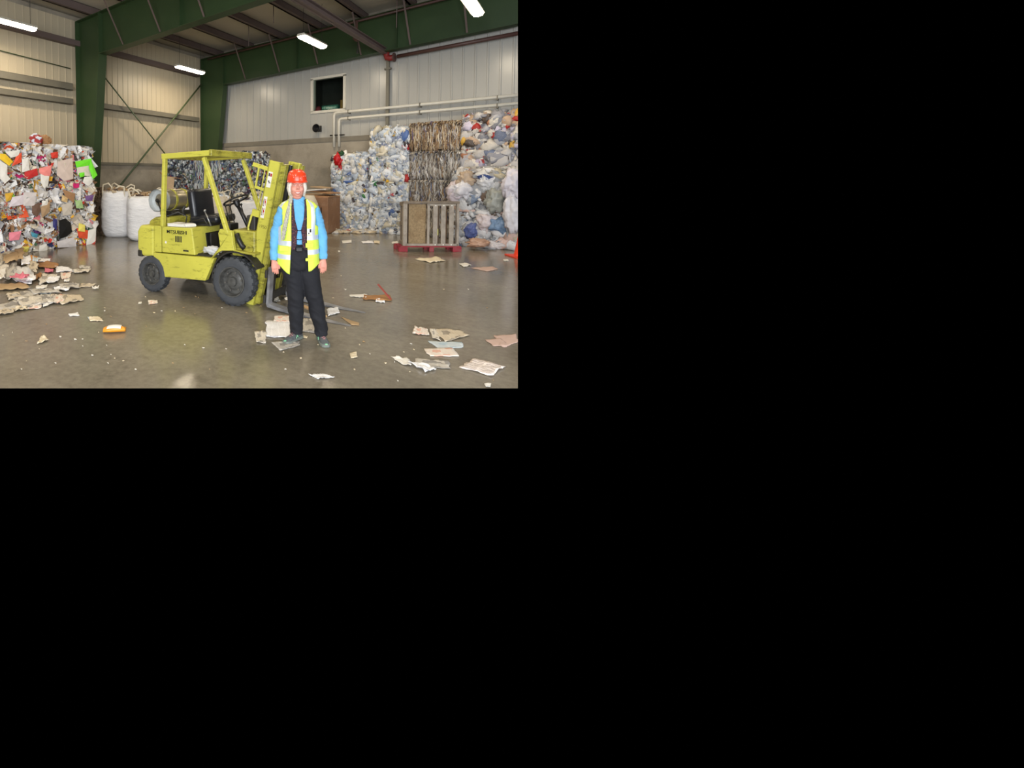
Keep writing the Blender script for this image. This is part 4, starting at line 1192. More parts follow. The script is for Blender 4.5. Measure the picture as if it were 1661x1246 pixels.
def hand(Wr, side, dirn, curl):
    """side = +1: thumb towards +x"""
    d = Vector(dirn).normalized(); out = Vector((side, 0, 0)); out = (out - d * out.dot(d)).normalized(); nrm = d.cross(out)
    if nrm.y > 0: nrm = -nrm           # towards the camera
    # the back of the hand faces outwards/forwards, palm towards the thigh
    pal = Wr + d * .085
    rings = []
    for t, wv, th in ((0, .023, .018), (.02, .026, .017), (.05, .033, .015), (.08, .035, .013), (.092, .032, .011)):
        c = Wr + d * t
        rings.append([c + out * (wv * math.cos(a)) + nrm * (th * math.sin(a)) for a in [2 * PI * k / 16 for k in range(16)]])
    bd.loft(rings)
    for i, (o_, ln) in enumerate(((.026, .066), (.0085, .074), (-.009, .068), (-.0265, .052))):
        b0 = Wr + d * .082 + out * o_
        c1 = curl + .10 * i
        p1 = b0 + (d * math.cos(c1 * .4) - nrm * math.sin(c1 * .4) * 1) * ln * .45
        d2 = d * math.cos(c1 * 1.0) - nrm * math.sin(c1)
        p2 = p1 + d2 * ln * .32
        d3 = d * math.cos(c1 * 1.6) - nrm * math.sin(c1 * 1.6)
        p3 = p2 + d3 * ln * .25
        bd.tube([b0 - d * .02, b0, p1, p2, p3], [.0078, .0080, .0075, .0068, .005], 10)
    b0 = Wr + d * .022 + out * .022
    bd.tube([b0, b0 + d * .03 + out * .020 + nrm * .006, b0 + d * .058 + out * .026 + nrm * .006, b0 + d * .078 + out * .022 + nrm * .004], [.013, .0115, .010, .007], 10)
hand(LW, 1, (.16, -.10, -1), .26)
hand(RW, -1, (-.03, -.08, -1), .22)
body = remeshed(bd, 'body', .0035, 3, M_skin, PE)
# eyes, teeth, brows, lips
M_eyew = mat('eye_white', srgb(236, 232, 226), .3, var=.02); M_iris = mat('iris', srgb(80, 90, 96), .3); M_lip = mat('lip', srgb(196, 96, 90), .45); M_teeth = mat('teeth', srgb(238, 234, 224), .3, var=.01); M_brow = mat('pale_brow', srgb(186, 150, 130), .7)
for s_ in (-1, 1):
    m = MB(); m.sphere((hx + s_ * .028, -.0755, hz + .010), (.0120, .008, .0040)); e = m.build('eye', M_eyew, PE, smooth=True)
    m = MB(); m.sphere((hx + s_ * .028, -.0815, hz + .010), (.0046, .003, .0042)); m.build('iris', M_iris, e, smooth=True)
    m = MB(); m.tube([(hx + s_ * .014, -.085, hz + .032), (hx + s_ * .030, -.083, hz + .036), (hx + s_ * .044, -.070, hz + .030)], .003, 8); m.build('eyebrow', M_brow, PE, smooth=True)
m = MB(); m.tube([(hx - .024, -.0865, hz - .058), (hx - .012, -.0945, hz - .063), (hx, -.0975, hz - .0645), (hx + .012, -.0945, hz - .063), (hx + .024, -.0865, hz - .058)], [.002, .0050, .0056, .0050, .002], 10); m.build('teeth', M_teeth, PE, smooth=True)
m = MB()
m.tube([(hx - .030, -.081, hz - .054), (hx - .013, -.0965, hz - .0565), (hx, -.1005, hz - .0575), (hx + .013, -.0965, hz - .0565), (hx + .030, -.081, hz - .054)], [.0015, .003, .0035, .003, .0015], 10)
m.tube([(hx - .028, -.082, hz - .057), (hx - .013, -.0945, hz - .070), (hx, -.098, hz - .0725), (hx + .013, -.0945, hz - .070), (hx + .028, -.082, hz - .057)], [.0015, .0035, .0042, .0035, .0015], 10)
m.build('lips', M_lip, PE, smooth=True)
# hair
m = MB()
m.sphere((hx, .035, hz + .025), (.084, .088, .088), 24, 16)
for s_ in (-1, 1):
    m.tube([(hx + s_ * .062, -.040, hz + .045), (hx + s_ * .077, -.030, hz + .0), (hx + s_ * .076, -.022, hz - .045), (hx + s_ * .062, .0, hz - .085)], [.013, .017, .018, .010], 12)
    m.tube([(hx + s_ * .078, .01, hz + .04), (hx + s_ * .084, .012, hz - .02), (hx + s_ * .068, .02, hz - .10)], [.016, .020, .014], 12)
m.sphere((hx, .06, hz - .05), (.062, .045, .07), 20, 12)
remeshed(m, 'hair', .006, 2, M_hair, PE)
m = MB()
p0, p1, p2, p3 = Vector((hx - .055, .0, hz - .09)), Vector((hx - .072, -.085, 1.40)), Vector((-.178, -.135, 1.22)), Vector((-.196, -.145, 1.05))
def bez(t): return p0 * (1 - t) ** 3 + p1 * 3 * t * (1 - t) ** 2 + p2 * 3 * t * t * (1 - t) + p3 * t ** 3
for ph in (0, 2 * PI / 3, 4 * PI / 3):
    pts = [bez(i / 46) + Vector((math.cos(i * .62 + ph) * .010, math.sin(i * .62 + ph) * .007, 0)) for i in range(47)]
    m.tube(pts, [.013] * 38 + [.013 - .0011 * k for k in range(9)], 8)
m.build('hair_braid', M_hairg, PE, smooth=True)
# hard hat
HM2 = Matrix.Translation((hx, .012, hz + .052)) @ Matrix.Rotation(math.radians(3), 4, 'X') @ Matrix.Diagonal((1, 1.18, 1, 1))
m = MB(); m.lathe([(.098, -.006), (.100, .0), (.0985, .018), (.096, .045), (.088, .075), (.070, .100), (.045, .114), (.018, .119), (.001, .120)], HM2, 40, cap=False)
m.lathe([(.094, -.006), (.095, .02), (.088, .06), (.06, .095), (.001, .11)], HM2, 40, cap=False)
m.lathe([(.094, -.006), (.098, -.006)], HM2, 40, cap=False)
hat = m.build('hard_hat', M_hat, PE, smooth=40)
m = MB(); R_ = []
for i in range(25):
    a = PI + PI * i / 24
    c, s_ = math.cos(a), math.sin(a); ext = .030 * max(0, -s_) ** .7
    R_.append([HM2 @ Vector((c * .098, s_ * .098, .006)), HM2 @ Vector((c * (.102 + ext * .5), s_ * (.100 + ext * 1.2), -.004)), HM2 @ Vector((c * (.102 + ext * .5), s_ * (.100 + ext * 1.2), -.009)), HM2 @ Vector((c * .096, s_ * .096, -.004))])
m.loft(R_, True); m.build('brim', M_hat, hat, smooth=40)
m = MB()
for k in (-1, 0, 1):
    m.tube([HM2 @ Vector((k * .020, -.070, .094)), HM2 @ Vector((k * .022, -.045, .1105)), HM2 @ Vector((k * .022, -.015, .1165)), HM2 @ Vector((k * .022, .02, .1165)), HM2 @ Vector((k * .020, .06, .1005))], [.002, .005, .0055, .0055, .002], 8)
m.build('ridge', M_hat, hat, smooth=True)
rg = random.Random(3)
for i in range(7):
    a = -PI / 2 + rg.uniform(-.9, .9); zz = rg.uniform(.03, .078); rr_ = .0985 - .4 * max(0, zz - .045) ** 1.1
    m = MB(); c = HM2 @ Vector((rr_ * math.cos(a), rr_ * math.sin(a), zz)); m.sphere(c, (.0024, .0015, .0032), 8, 6); m.build('paint_speck', mat_speck if 'mat_speck' in globals() else M_teeth, hat)
# sweater
sw_ = MB()
sw_.loft([ering((TX, .018, z), rx, ry) for z, rx, ry in ((1.468, .064, .064), (1.43, .074, .072), (1.405, .092, .078), (1.37, .145, .092), (1.28, .176, .112), (1.18, .170, .118), (1.06, .160, .120), (.97, .162, .118), (.93, .160, .116), (.92, .15, .11))])
for S_, E_, W_ in ((LS, LE, LW), (RS, RE, RW)):
    sw_.tube([Vector((TX, .015, 1.345)), S_.lerp(Vector((TX, .015, 1.345)), .35), S_, S_.lerp(E_, .5), E_, E_.lerp(W_, .5), W_ + Vector((0, 0, .012)), W_ + Vector((0, 0, -.002))], [.055, .062, .066, .062, .056, .050, .043, .041], 20)
sweater = remeshed(sw_, 'sweater', .006, 4, M_blue, PE, folds=.010)
# trousers
tr_ = MB()
tr_.loft([ering((TX, .018, z), rx, ry) for z, rx, ry in ((1.0, .172, .126), (.95, .176, .128), (.93, .178, .132), (.85, .186, .138), (.78, .186, .135), (.74, .165, .12))])
for H_, K_, A_ in ((LH, LK, LA), (RH, RK, RA)):
    tr_.tube([H_ + Vector((0, .008, -.02)), H_.lerp(K_, .45), K_, K_.lerp(A_, .5), A_ + Vector((0, .0, .03)), A_ + Vector((0, .0, -.025))], [.108, .102, .086, .076, .068, .070], 22)
tr_.sphere((TX - .05, .05, .83), (.10, .09, .10)); tr_.sphere((TX + .05, .05, .83), (.10, .09, .10))
remeshed(tr_, 'trousers', .007, 4, M_jean, PE, folds=.012, fq=(5, 5, 9))
# vests: open shells around the torso
def shell(name, prof, gap, z_edges, mats, mfn, armhole, off=0.0, thick=.006, bottom=None, NA=72):
    zs = z_edges; vs = []; idx = {}
    for i, z in enumerate(zs):
        # torso profile at z
        for q in range(len(prof) - 1):
            if prof[q][0] >= z >= prof[q + 1][0]:
                t = (prof[q][0] - z) / (prof[q][0] - prof[q + 1][0]); rx = prof[q][1] * (1 - t) + prof[q + 1][1] * t; ry = prof[q][2] * (1 - t) + prof[q + 1][2] * t; break
        gl_, gr_ = gap(z)
        a0 = math.asin(max(-1, min(1, (gl_ - TX) / rx))); a1 = math.asin(max(-1, min(1, (gr_ - TX) / rx)))
        for k in range(NA + 1):
            u = k / NA
            # angle measured from the front, going round the right side, back and left side
            a = a1 + (2 * PI - (a1 - a0)) * u
            sx_, cy_ = math.sin(a), -math.cos(a)
            x = rx * math.copysign(abs(sx_) ** .9, sx_); y = ry * math.copysign(abs(cy_) ** .9, cy_)
            zz = z
            if bottom and i >= len(zs) - 8:
                w_ = (i - (len(zs) - 8)) / 7
                zz = z + w_ * bottom(x, y)
            wob = .005 * noise.noise(Vector((x * 14, y * 14, z * 9)))
            vs.append(Vector((TX + x * (1 + wob * 4), .018 + y * (1 + wob * 4), zz)))
    fs = []; ms = []
    for i in range(len(zs) - 1):
        for k in range(NA):
            a = i * (NA + 1) + k
            c = (vs[a] + vs[a + 1] + vs[a + NA + 1] + vs[a + NA + 2]) / 4
            if armhole(c): continue
            fs.append((a, a + 1, a + NA + 2, a + NA + 1)); ms.append(mfn(c, k, NA))
    m = MB(); m.v = [tuple(v) for v in vs]; m.f = fs; m.m = ms
    me = m.mesh(name, mats, True)
    bm = bmesh.new(); bm.from_mesh(me); bmesh.ops.delete(bm, geom=[v for v in bm.verts if not v.link_faces], context='VERTS'); bm.to_mesh(me); bm.free()
    o = link(name, me, PE)
    s_ = o.modifiers.new('thick', 'SOLIDIFY'); s_.thickness = thick; s_.offset = 1
    return o
def vest_m(c, k, NA):
    z = c.z; left = c.x < TX
    if left: bands = ((.985, 1.035), (.858, .905))
    else: bands = ((1.045, 1.092), (.905, .950))
    for p_, q_ in bands:
        if p_ < z < q_: return 1
    if z > bands[0][1] and (6 <= k < 13 or NA - 25 <= k < NA - 16 or 50 <= k < 58 or NA - 58 <= k < NA - 50): return 1
    return 0
vprof = [(1.47, .075, .07), (1.435, .095, .08), (1.405, .158, .098), (1.37, .192, .112), (1.28, .205, .130), (1.18, .202, .138), (1.06, .198, .144), (.95, .206, .152), (.70, .214, .166)]
zs = [1.44, 1.42, 1.405, 1.39, 1.38, 1.37, 1.36] + [1.35 - .0095 * i for i in range(63)]
vest = shell('safety_vest', vprof, lambda z: (TX - .070 - max(0, 1.0 - z) * .06, TX + .068 + max(0, 1.05 - z) * .05), zs, [M_lime, M_silver], vest_m,
      lambda c: abs(c.x - TX) > .160 and ((c.z - 1.265) / .105) ** 2 + ((c.y - .018) / .125) ** 2 < 1, bottom=lambda x, y: -.05 * max(0, 1 - abs(x + .09) / .12) - .02 * max(0, 1 - abs(x - .1) / .1) + .04 * max(0, min(1, (abs(x) - .12) / .07)), NA=144)
for (x, z, w_, h_) in ((-.148, .965, .095, .05), (.100, 1.00, .085, .045), (.10, .86, .085, .03)):
    m = MB(); m.box((TX + x, -.118 if x < 0 else -.135, z), (w_, .012, h_), Matrix.Rotation(.38 if x > 0 else -.38, 3, 'Z'))
    m.build('pocket_flap', M_lime, vest, bevel=.004)
m = MB(); m.box((.062, -.156, 1.135), (.052, .005, .062), Matrix.Rotation(.3, 3, 'Z')); bg = m.build('name_badge', M_label, PE, bevel=.002)
m = MB(); m.box((.070, -.1600, 1.145), (.016, .003, .030), Matrix.Rotation(.3, 3, 'Z')); m.box((.054, -.1605, 1.120), (.012, .003, .012), Matrix.Rotation(.3, 3, 'Z')); m.build('badge_print', M_ink, bg)
wprof = [(1.47, .066, .064), (1.435, .086, .074), (1.405, .135, .088), (1.37, .172, .104), (1.28, .186, .120), (1.18, .178, .126), (1.06, .172, .133), (.95, .190, .142), (.70, .195, .146)]
def wgap(z):
    pts = [(1.45, .052), (1.40, .050), (1.25, .036), (1.14, .012), (1.08, .022), (1.02, .020), (.97, .032), (.80, .05)]
    for a, b in zip(pts, pts[1:]):
        if a[0] >= z >= b[0]:
            t = (a[0] - z) / (a[0] - b[0]); g = a[1] * (1 - t) + b[1] * t; return (TX - g + .002, TX + g + .002)
    return (TX - .05, TX + .05)
wc = shell('waistcoat', wprof, wgap, [1.44 - .0195 * i for i in range(26)], [M_waist], lambda c, k, n_: 0, lambda c: abs(c.x - TX) > .14 and 1.16 < c.z < 1.375, thick=.004, NA=60)
for z, r_ in ((1.145, .012), (1.055, .022)):
    m = MB(); m.tube([(TX - .022, -.116, z), (TX + .002, -.122, z - .004), (TX + .026, -.116, z)], .004, 8); m.build('clasp', M_black, wc, smooth=True)
m = MB(); m.box((TX, -.115, .955), (.07, .04, .05)); m.build('belt_pouch', M_black, PE, bevel=.012)
m = MB(); m.loft([ering((TX, .018, z), rx, ry) for z, rx, ry in ((.99, .176, .131), (.955, .178, .132))], False); o = m.build('belt', M_black, PE, smooth=True); o.modifiers.new('t', 'SOLIDIFY').thickness = .006
# shoes
M_shoe = mat('grey_trainer_mesh', srgb(84, 88, 90), .8, var=.3, scale=60); M_sole = mat('pale_green_grey_sole', srgb(112, 118, 112), .6, var=.1); M_lace = mat('pink_grey_lace', srgb(176, 120, 120), .7); M_mint = mat('mint_trim', srgb(120, 180, 140), .6)
def shoe(ank, yaw, flip):
    R3 = Matrix.Translation(Vector((ank.x, ank.y, 0))) @ Matrix.Rotation(yaw, 4, 'Z')     # toe towards local -y
    sec = [(.075, .026, .055), (.06, .034, .085), (.02, .036, .10), (-.03, .038, .088), (-.08, .044, .066), (-.13, .045, .052), (-.165, .036, .040), (-.182, .018, .028)]
    m = MB(); rings = []
    for y, hw, ht in sec:
        rings.append([R3 @ Vector((hw * math.copysign(abs(math.cos(a)) ** .8, math.cos(a)), y, .022 + (ht - .022) * max(0, math.sin(a)) ** .75 - (.008 if math.sin(a) < 0 else 0))) for a in [2 * PI * k / 20 for k in range(20)]])
    m.loft(rings); sh = m.build('shoe', M_shoe, PE, smooth=50)
    m = MB(); rings = []
    for y, hw, ht in sec:
        w_ = hw + .005
        rings.append([R3 @ Vector((x * w_, y - (.006 if y < -.1 else -.004 if y > .05 else 0), z)) for x, z in ((-1, .002), (-1, .024), (-.9, .030), (.9, .030), (1, .024), (1, .002))])
    m.loft(rings); m.build('sole', M_sole, sh, bevel=.003)
    for i in range(4):
        y = -.035 - i * .022; z = .094 - i * .0105
        m = MB(); m.tube([R3 @ Vector((-.022, y, z - .012)), R3 @ Vector((0, y - .004, z)), R3 @ Vector((.022, y, z - .012))], .0035, 6); m.build('lace', M_lace, sh, smooth=True)
    m = MB()
    m.tube([R3 @ Vector((flip * .037, -.01, .078)), R3 @ Vector((flip * .047, -.06, .036))], .004, 6); m.tube([R3 @ Vector((flip * .037, -.045, .070)), R3 @ Vector((flip * .046, -.015, .036))], .004, 6)
    m.build('side_stripe', M_mint, sh, smooth=True)
    m = MB(); m.sphere(R3 @ Vector((0, -.176, .030)), (.016, .010, .010)); m.build('toe_cap', M_mint, sh, smooth=True)
shoe(LA, math.radians(-44), 1)
shoe(RA, math.radians(8), -1)

# ============================================================ sacks, carton, pallet crate, cone
def woven(name, col):
    m, nt, b = new_mat(name)
    tc = N(nt, 'ShaderNodeTexCoord'); w1 = N(nt, 'ShaderNodeTexNoise'); w1.inputs['Scale'].default_value = 5; w1.inputs['Detail'].default_value = 5
    mp = N(nt, 'ShaderNodeMapping'); mp.inputs['Scale'].default_value = (1, 1, 2.6)
    nt.links.new(tc.outputs['Object'], mp.inputs['Vector']); nt.links.new(mp.outputs[0], w1.inputs['Vector'])
    r = ramp(nt, [(.3, tuple(c * .9 for c in col[:3]) + (1,)), (.7, col)]); nt.links.new(w1.outputs['Fac'], r.inputs['Fac'])
    nt.links.new(r.outputs['Color'], b.inputs['Base Color']); b.inputs['Roughness'].default_value = .55
    bp = N(nt, 'ShaderNodeBump'); bp.inputs['Strength'].default_value = .7; bp.inputs['Distance'].default_value = .05
    nt.links.new(w1.outputs['Fac'], bp.inputs['Height']); nt.links.new(bp.outputs['Normal'], b.inputs['Normal'])
    return m
M_sack = woven('white_woven_sack', srgb(232, 232, 234)); M_sackb = woven('cream_woven_sack', srgb(206, 196, 178)); M_strapw = mat('sack_strap', srgb(210, 200, 178), .8)
def big_bag(px, Y, wd, ht, seed, label, mt, contents, ncol):
    rng = random.Random(seed); loc = atY(px, 285, Y); loc.z = 0
    e = thing('bulk_bag', loc, YAW + rng.uniform(-.2, .2), label, 'bulk bag', 'bulk bags standing behind the forklift')
    hw = wd / 2; rings = []; n = 40
    for i in range(15):
        t = i / 14; z = ht * t
        k = (.80 + .20 * min(1, t / .12) ** .5) * (1 + .05 * math.sin(t * PI)) * (1 - .06 * max(0, t - .8) / .2)
        ring = []
        for j in range(n):
            a = 2 * PI * j / n; c, s_ = math.cos(a), math.sin(a)
            x = hw * k * math.copysign(abs(c) ** .62, c); y = hw * k * math.copysign(abs(s_) ** .62, s_)
            d_ = 1 + .045 * noise.noise(Vector((x * 3, y * 3, z * 5 + seed))) + .02 * noise.noise(Vector((x * 8, y * 8, z * 16 + seed)))
            ring.append(Vector((x * d_, y * d_, max(.003, z + .015 * noise.noise(Vector((x * 5, y * 5, seed)))))))
        rings.append(ring)
    rings.append([p * .96 + Vector((0, 0, -.06)) for p in rings[-1]])
    m = MB(); m.loft(rings, True); m.build('sack', mt, e, smooth=True)
    for sx_, sy_ in ((-1, -1), (1, -1), (1, 1), (-1, 1)):
        x, y = sx_ * hw * .78, sy_ * hw * .78; hh = rng.uniform(.10, .22); ln = rng.uniform(-.1, .1)
        m = MB(); m.tube([(x - sx_ * .0, y - .0, ht - .25), (x, y, ht), (x + ln * .5, y, ht + hh * .8), (x - sx_ * .12 + ln, y, ht + hh), (x - sx_ * .24 + ln * .5, y, ht + hh * .5), (x - sx_ * .25, y, ht - .02)], .022, 6, flat=.35)
        m.build('lifting_loop', M_strapw, e, smooth=True)
    cb = CB()
    for _ in range(130):
        a = rng.uniform(0, 2 * PI); r_ = hw * .8 * math.sqrt(rng.random())
        p = (r_ * math.cos(a), r_ * math.sin(a), ht - .05 + .08 * (1 - r_ / hw) + rng.uniform(-.01, .04))
        if rng.random() < .5: blob(cb, rng, p, (0, 0, 1), rng.uniform(.05, .11), pick(rng, contents), .7)
        else: flake(cb, rng, p, (0, 0, 1), rng.uniform(.08, .2), rng.uniform(.06, .16), pick(rng, contents), .6)
    o = link('contents', cb.mesh('contents', M_paperbale), e); o['kind'] = 'stuff'
big_bag(192, 12.35, .80, 1.27, 1, 'cream topped white bulk bag nearest the paper bales', M_sack, P_BROWN, 0)
big_bag(238, 11.75, 1.0, 1.16, 2, 'bright white bulk bag just behind the forklift counterweight', M_sack, P_BROWN, 0)
big_bag(291, 12.35, .88, 1.12, 3, 'white bulk bag directly behind the gas tank', M_sack, P_BROWN, 0)
big_bag(348, 12.3, .90, 1.12, 4, 'white bulk bag behind the forklift seat', M_sackb, P_WHITEFILM, 0)
big_bag(402, 11.8, .90, 1.05, 5, 'white bulk bag behind the steering wheel', M_sack, P_WHITEFILM, 0)
def cardtube():
    e = thing('cardboard_carton', atY(272, 300, 12.2), 0, 'crushed tan carton poking up above the gas tank', 'carton')
    e.location = atY(272, 312, 12.0)
    return e
M_card = mat('corrugated_cardboard', srgb(168, 128, 90), .8, var=.1, scale=5, dirt=srgb(120, 88, 60), dirt_amt=.4)
M_card2 = mat('pale_cardboard', srgb(176, 150, 118), .8, var=.12)
e = thing('open_carton', atY(272, 312, 12.1), YAW + .3, 'crushed tan carton poking up above the gas tank', 'carton')
m = MB(); m.box((0, 0, .2), (.30, .30, .46), Matrix.Rotation(.12, 3, 'Y')); m.build('box_body', M_card2, e)
m = MB(); m.bar((.12, -.1, .42), (.38, -.12, .36), .26, .01); m.bar((-.1, 0, .42), (-.2, 0, .55), .26, .01); m.build('flap', M_card, e)
# gaylord box with flattened cartons on it
gp = atY(521, 340, 13.3); gp.z = 0
e = thing('cardboard_box', gp, .0, 'tall brown cardboard box behind the woman, by the concrete wall', 'box')
m = MB(); m.box((0, 0, .53), (.86, .80, 1.06)); m.build('box_body', mat('brown_box_board', srgb(140, 104, 76), .8, var=.12, scale=3, dirt=srgb(176, 150, 130), dirt_amt=.5, dirt_scale=2.5), e, bevel=.02)
m = MB(); m.box((.22, -.402, .68), (.03, .004, .16)); m.build('printed_mark', M_dark, e)
rg = random.Random(9)
for i, (dx, dz, w_, d_, tl, c) in enumerate(((0, 1.08, .9, .7, .03, M_card), (-.12, 1.13, .7, .6, -.05, M_card2), (.12, 1.19, .8, .5, .06, M_card), (-.1, 1.26, .6, .5, -.08, M_paper_w), (.0, 1.33, .5, .45, .05, M_card2))):
    m = MB(); m.box((0, 0, 0), (w_, d_, .035), Matrix.Rotation(tl, 3, 'Y')); o = m.build('flattened_carton', c, None, bevel=.01); o.location = gp + Vector((dx, 0, dz)); o.rotation_euler = (0, 0, rg.uniform(-.3, .3))
    tag(o, 'flattened carton on the brown box behind the woman, %s of five' % ['lowest', 'second', 'middle', 'fourth', 'topmost'][i], 'flattened carton', 'flattened cartons on the brown box')
gp2 = atY(501, 340, 12.55); gp2.z = 0
e2 = thing('bulk_bag', gp2, YAW, 'cream bag leaning beside the brown cardboard box at her shoulder', 'bulk bag')
m = MB(); rings = []
for i in range(10):
    t = i / 9; k = .25 * (1 + .1 * math.sin(t * PI)) * (1 if t < .8 else 1 - (t - .8) * 2)
    rings.append([Vector((k * math.cos(a) * (1 + .1 * noise.noise(Vector((math.cos(a), math.sin(a), t * 4)))), k * math.sin(a), 1.12 * t + .003)) for a in [2 * PI * j / 24 for j in range(24)]])
m.loft(rings); m.build('sack', M_sackb, e2, smooth=True)

# pallet crate
M_wood = mat('weathered_grey_wood', srgb(160, 150, 138), .85, var=.16, scale=8, dirt=srgb(104, 92, 80), dirt_amt=.6, dirt_scale=6)
M_wood2 = mat('darker_old_wood', srgb(124, 112, 98), .85, var=.2, scale=8)  # darker wood tone for top rail, back slats and side rails
M_brownw = mat('brown_old_slat', srgb(112, 88, 66), .85, var=.25, scale=9)
M_osb = mat('chipboard_panel', srgb(150, 128, 96), .85, var=.22, scale=26, dirt=srgb(112, 84, 54), dirt_amt=.7, dirt_scale=3)
M_redp = mat('red_painted_pallet_wood', srgb(150, 44, 56), .7, var=.15, dirt=srgb(120, 100, 96), dirt_amt=.6, dirt_scale=8)
pc = fl(697, 409); Yp = pc.dot(HF); kx = Yp / FPX
def ppx(px): return (655 + (px - 648) * .93 - 697) * kx
rp = thing('red_pallet', pc + HF * .5, YAW - .02, 'red painted wooden pallet under the grey slatted crate', 'pallet')
for x in (-.56, .06, .62):
    for y in (-.42, -.1):
        m = MB(); m.box((x, y, .053), (.19 if abs(x) > .1 else .10, .12, .106)); m.build('block', M_redp, rp, bevel=.006)
for y in (-.45, -.28, -.1):
    m = MB(); m.box((.03, y, .117), (1.32, .10, .022)); m.build('deck_board', M_redp, rp, bevel=.003)
cr = thing('slatted_crate', pc + HF * .5 + Vector((0, 0, .129)), YAW - .02, 'grey wooden slatted pallet crate standing upright on the red pallet, chipboard at left', 'crate')
CW, CH = 1.32, .965
def slat(px0, px1, z0, z1, y, mt, nm='slat', th=.03):
    m = MB(); x0, x1 = ppx(px0), ppx(px1); m.box(((x0 + x1) / 2, y, (z0 + z1) / 2), (x1 - x0, th, z1 - z0)); return m.build(nm, mt, cr, bevel=.004)
slat(648, 655, 0, CH, -.42, M_wood, 'post', .09); slat(741.5, 745.5, 0, CH, -.42, M_wood, 'post', .09)
slat(648, 746, CH - .03, CH + .02, -.42, M_wood2, 'rail', .10); slat(650, 746, 0, .05, -.44, M_wood, 'rail', .05); slat(690, 740, CH - .075, CH - .035, -.44, M_wood, 'rail', .03)
slat(660, 690, .03, CH - .05, -.36, M_osb, 'panel', .02); slat(690.5, 694.5, .02, CH - .03, -.43, M_wood, 'post', .05)
for a, b in ((700, 708), (714, 722), (728, 736)):
    s_ = slat(a, b, .01, CH - .04, -.455, M_wood)
    for z in (.03, CH - .07):
        m = MB(); x = ppx((a + b) / 2); m.cyl((x, -.472, z), (x, -.478, z), .014, seg=10); m.build('bolt_head', M_label, s_)
for a, b in ((708, 714), (722, 729), (736, 740), (653, 659)):
    slat(a, b, .02, CH - .06, -.30, M_brownw, 'inner_slat')
for a, b in ((650, 656), (662, 684), (716, 720), (740, 745)):
    slat(a, b, 0, CH, -.16, M_wood2, 'back_slat')
for x in (ppx(650), ppx(744)):
    for z in (.05, CH - .05, CH / 2):
        m = MB(); m.box((x, -.28, z), (.04, .26, .08)); m.build('side_rail', M_wood2, cr, bevel=.004)
m = MB(); m.box((ppx(709.5), -.39, .30), (.045, .02, .14)); m.build('yellow_tag', M_yel, cr)
# cone at the right edge
cp = fl(846, 417)
cn = thing('traffic_cone', cp, YAW, 'orange traffic cone at the right edge of the picture', 'traffic cone')
M_cone = mat('orange_cone_plastic', srgb(226, 66, 34), .4, var=.06)
m = MB(); m.box((0, 0, .015), (.46, .46, .03)); m.build('base', M_cone, cn, bevel=.01)
m = MB(); m.lathe([(.15, .03), (.14, .05), (.03, .70), (.025, .72), (.001, .72)], None, 28); m.build('cone_body', M_cone, cn, smooth=40)

# ============================================================ litter on the floor
def print_mat(name, base, ink, rows=34, cols=3, pic=.25, piccol=None, strength=.3):
    m, nt, b = new_mat(name)
    uv = N(nt, 'ShaderNodeUVMap'); sep = N(nt, 'ShaderNodeSeparateXYZ'); nt.links.new(uv.outputs[0], sep.inputs[0])
    def math_(op, a, b_=None):
        n = N(nt, 'ShaderNodeMath', operation=op)
        for i, q in enumerate((a, b_)):
            if q is None: continue
            if isinstance(q, (int, float)): n.inputs[i].default_value = q
            else: nt.links.new(q, n.inputs[i])
        return n.outputs[0]
    row = math_('GREATER_THAN', math_('FRACT', math_('MULTIPLY', sep.outputs[1], rows)), .45)
    colm = math_('LESS_THAN', math_('FRACT', math_('MULTIPLY', sep.outputs[0], cols)), .86)
    nz = N(nt, 'ShaderNodeTexNoise'); nz.inputs['Scale'].default_value = 60; nt.links.new(uv.outputs[0], nz.inputs['Vector'])
    wd = math_('GREATER_THAN', nz.outputs['Fac'], .44)
    ms = math_('MULTIPLY', math_('MULTIPLY', row, colm), wd)
    vz = N(nt, 'ShaderNodeTexVoronoi'); vz.inputs['Scale'].default_value = 3.4; vz.distance = 'CHEBYCHEV'; nt.links.new(uv.outputs[0], vz.inputs['Vector'])
    sp = N(nt, 'ShaderNodeSeparateColor'); nt.links.new(vz.outputs['Color'], sp.inputs[0])
    pc_ = math_('LESS_THAN', sp.outputs[0], pic)
    m1 = N(nt, 'ShaderNodeMixRGB'); m1.inputs['Color1'].default_value = base; m1.inputs['Color2'].default_value = ink; nt.links.new(math_('MULTIPLY', ms, strength), m1.inputs['Fac'])
    m2 = N(nt, 'ShaderNodeMixRGB'); nt.links.new(m1.outputs[0], m2.inputs['Color1']); m2.inputs['Color2'].default_value = piccol or ink; nt.links.new(math_('MULTIPLY', pc_, .5), m2.inputs['Fac'])
    nt.links.new(m2.outputs[0], b.inputs['Base Color']); b.inputs['Roughness'].default_value = .8; b.inputs['Specular IOR Level'].default_value = .2
    return m
INK = srgb(70, 68, 70)
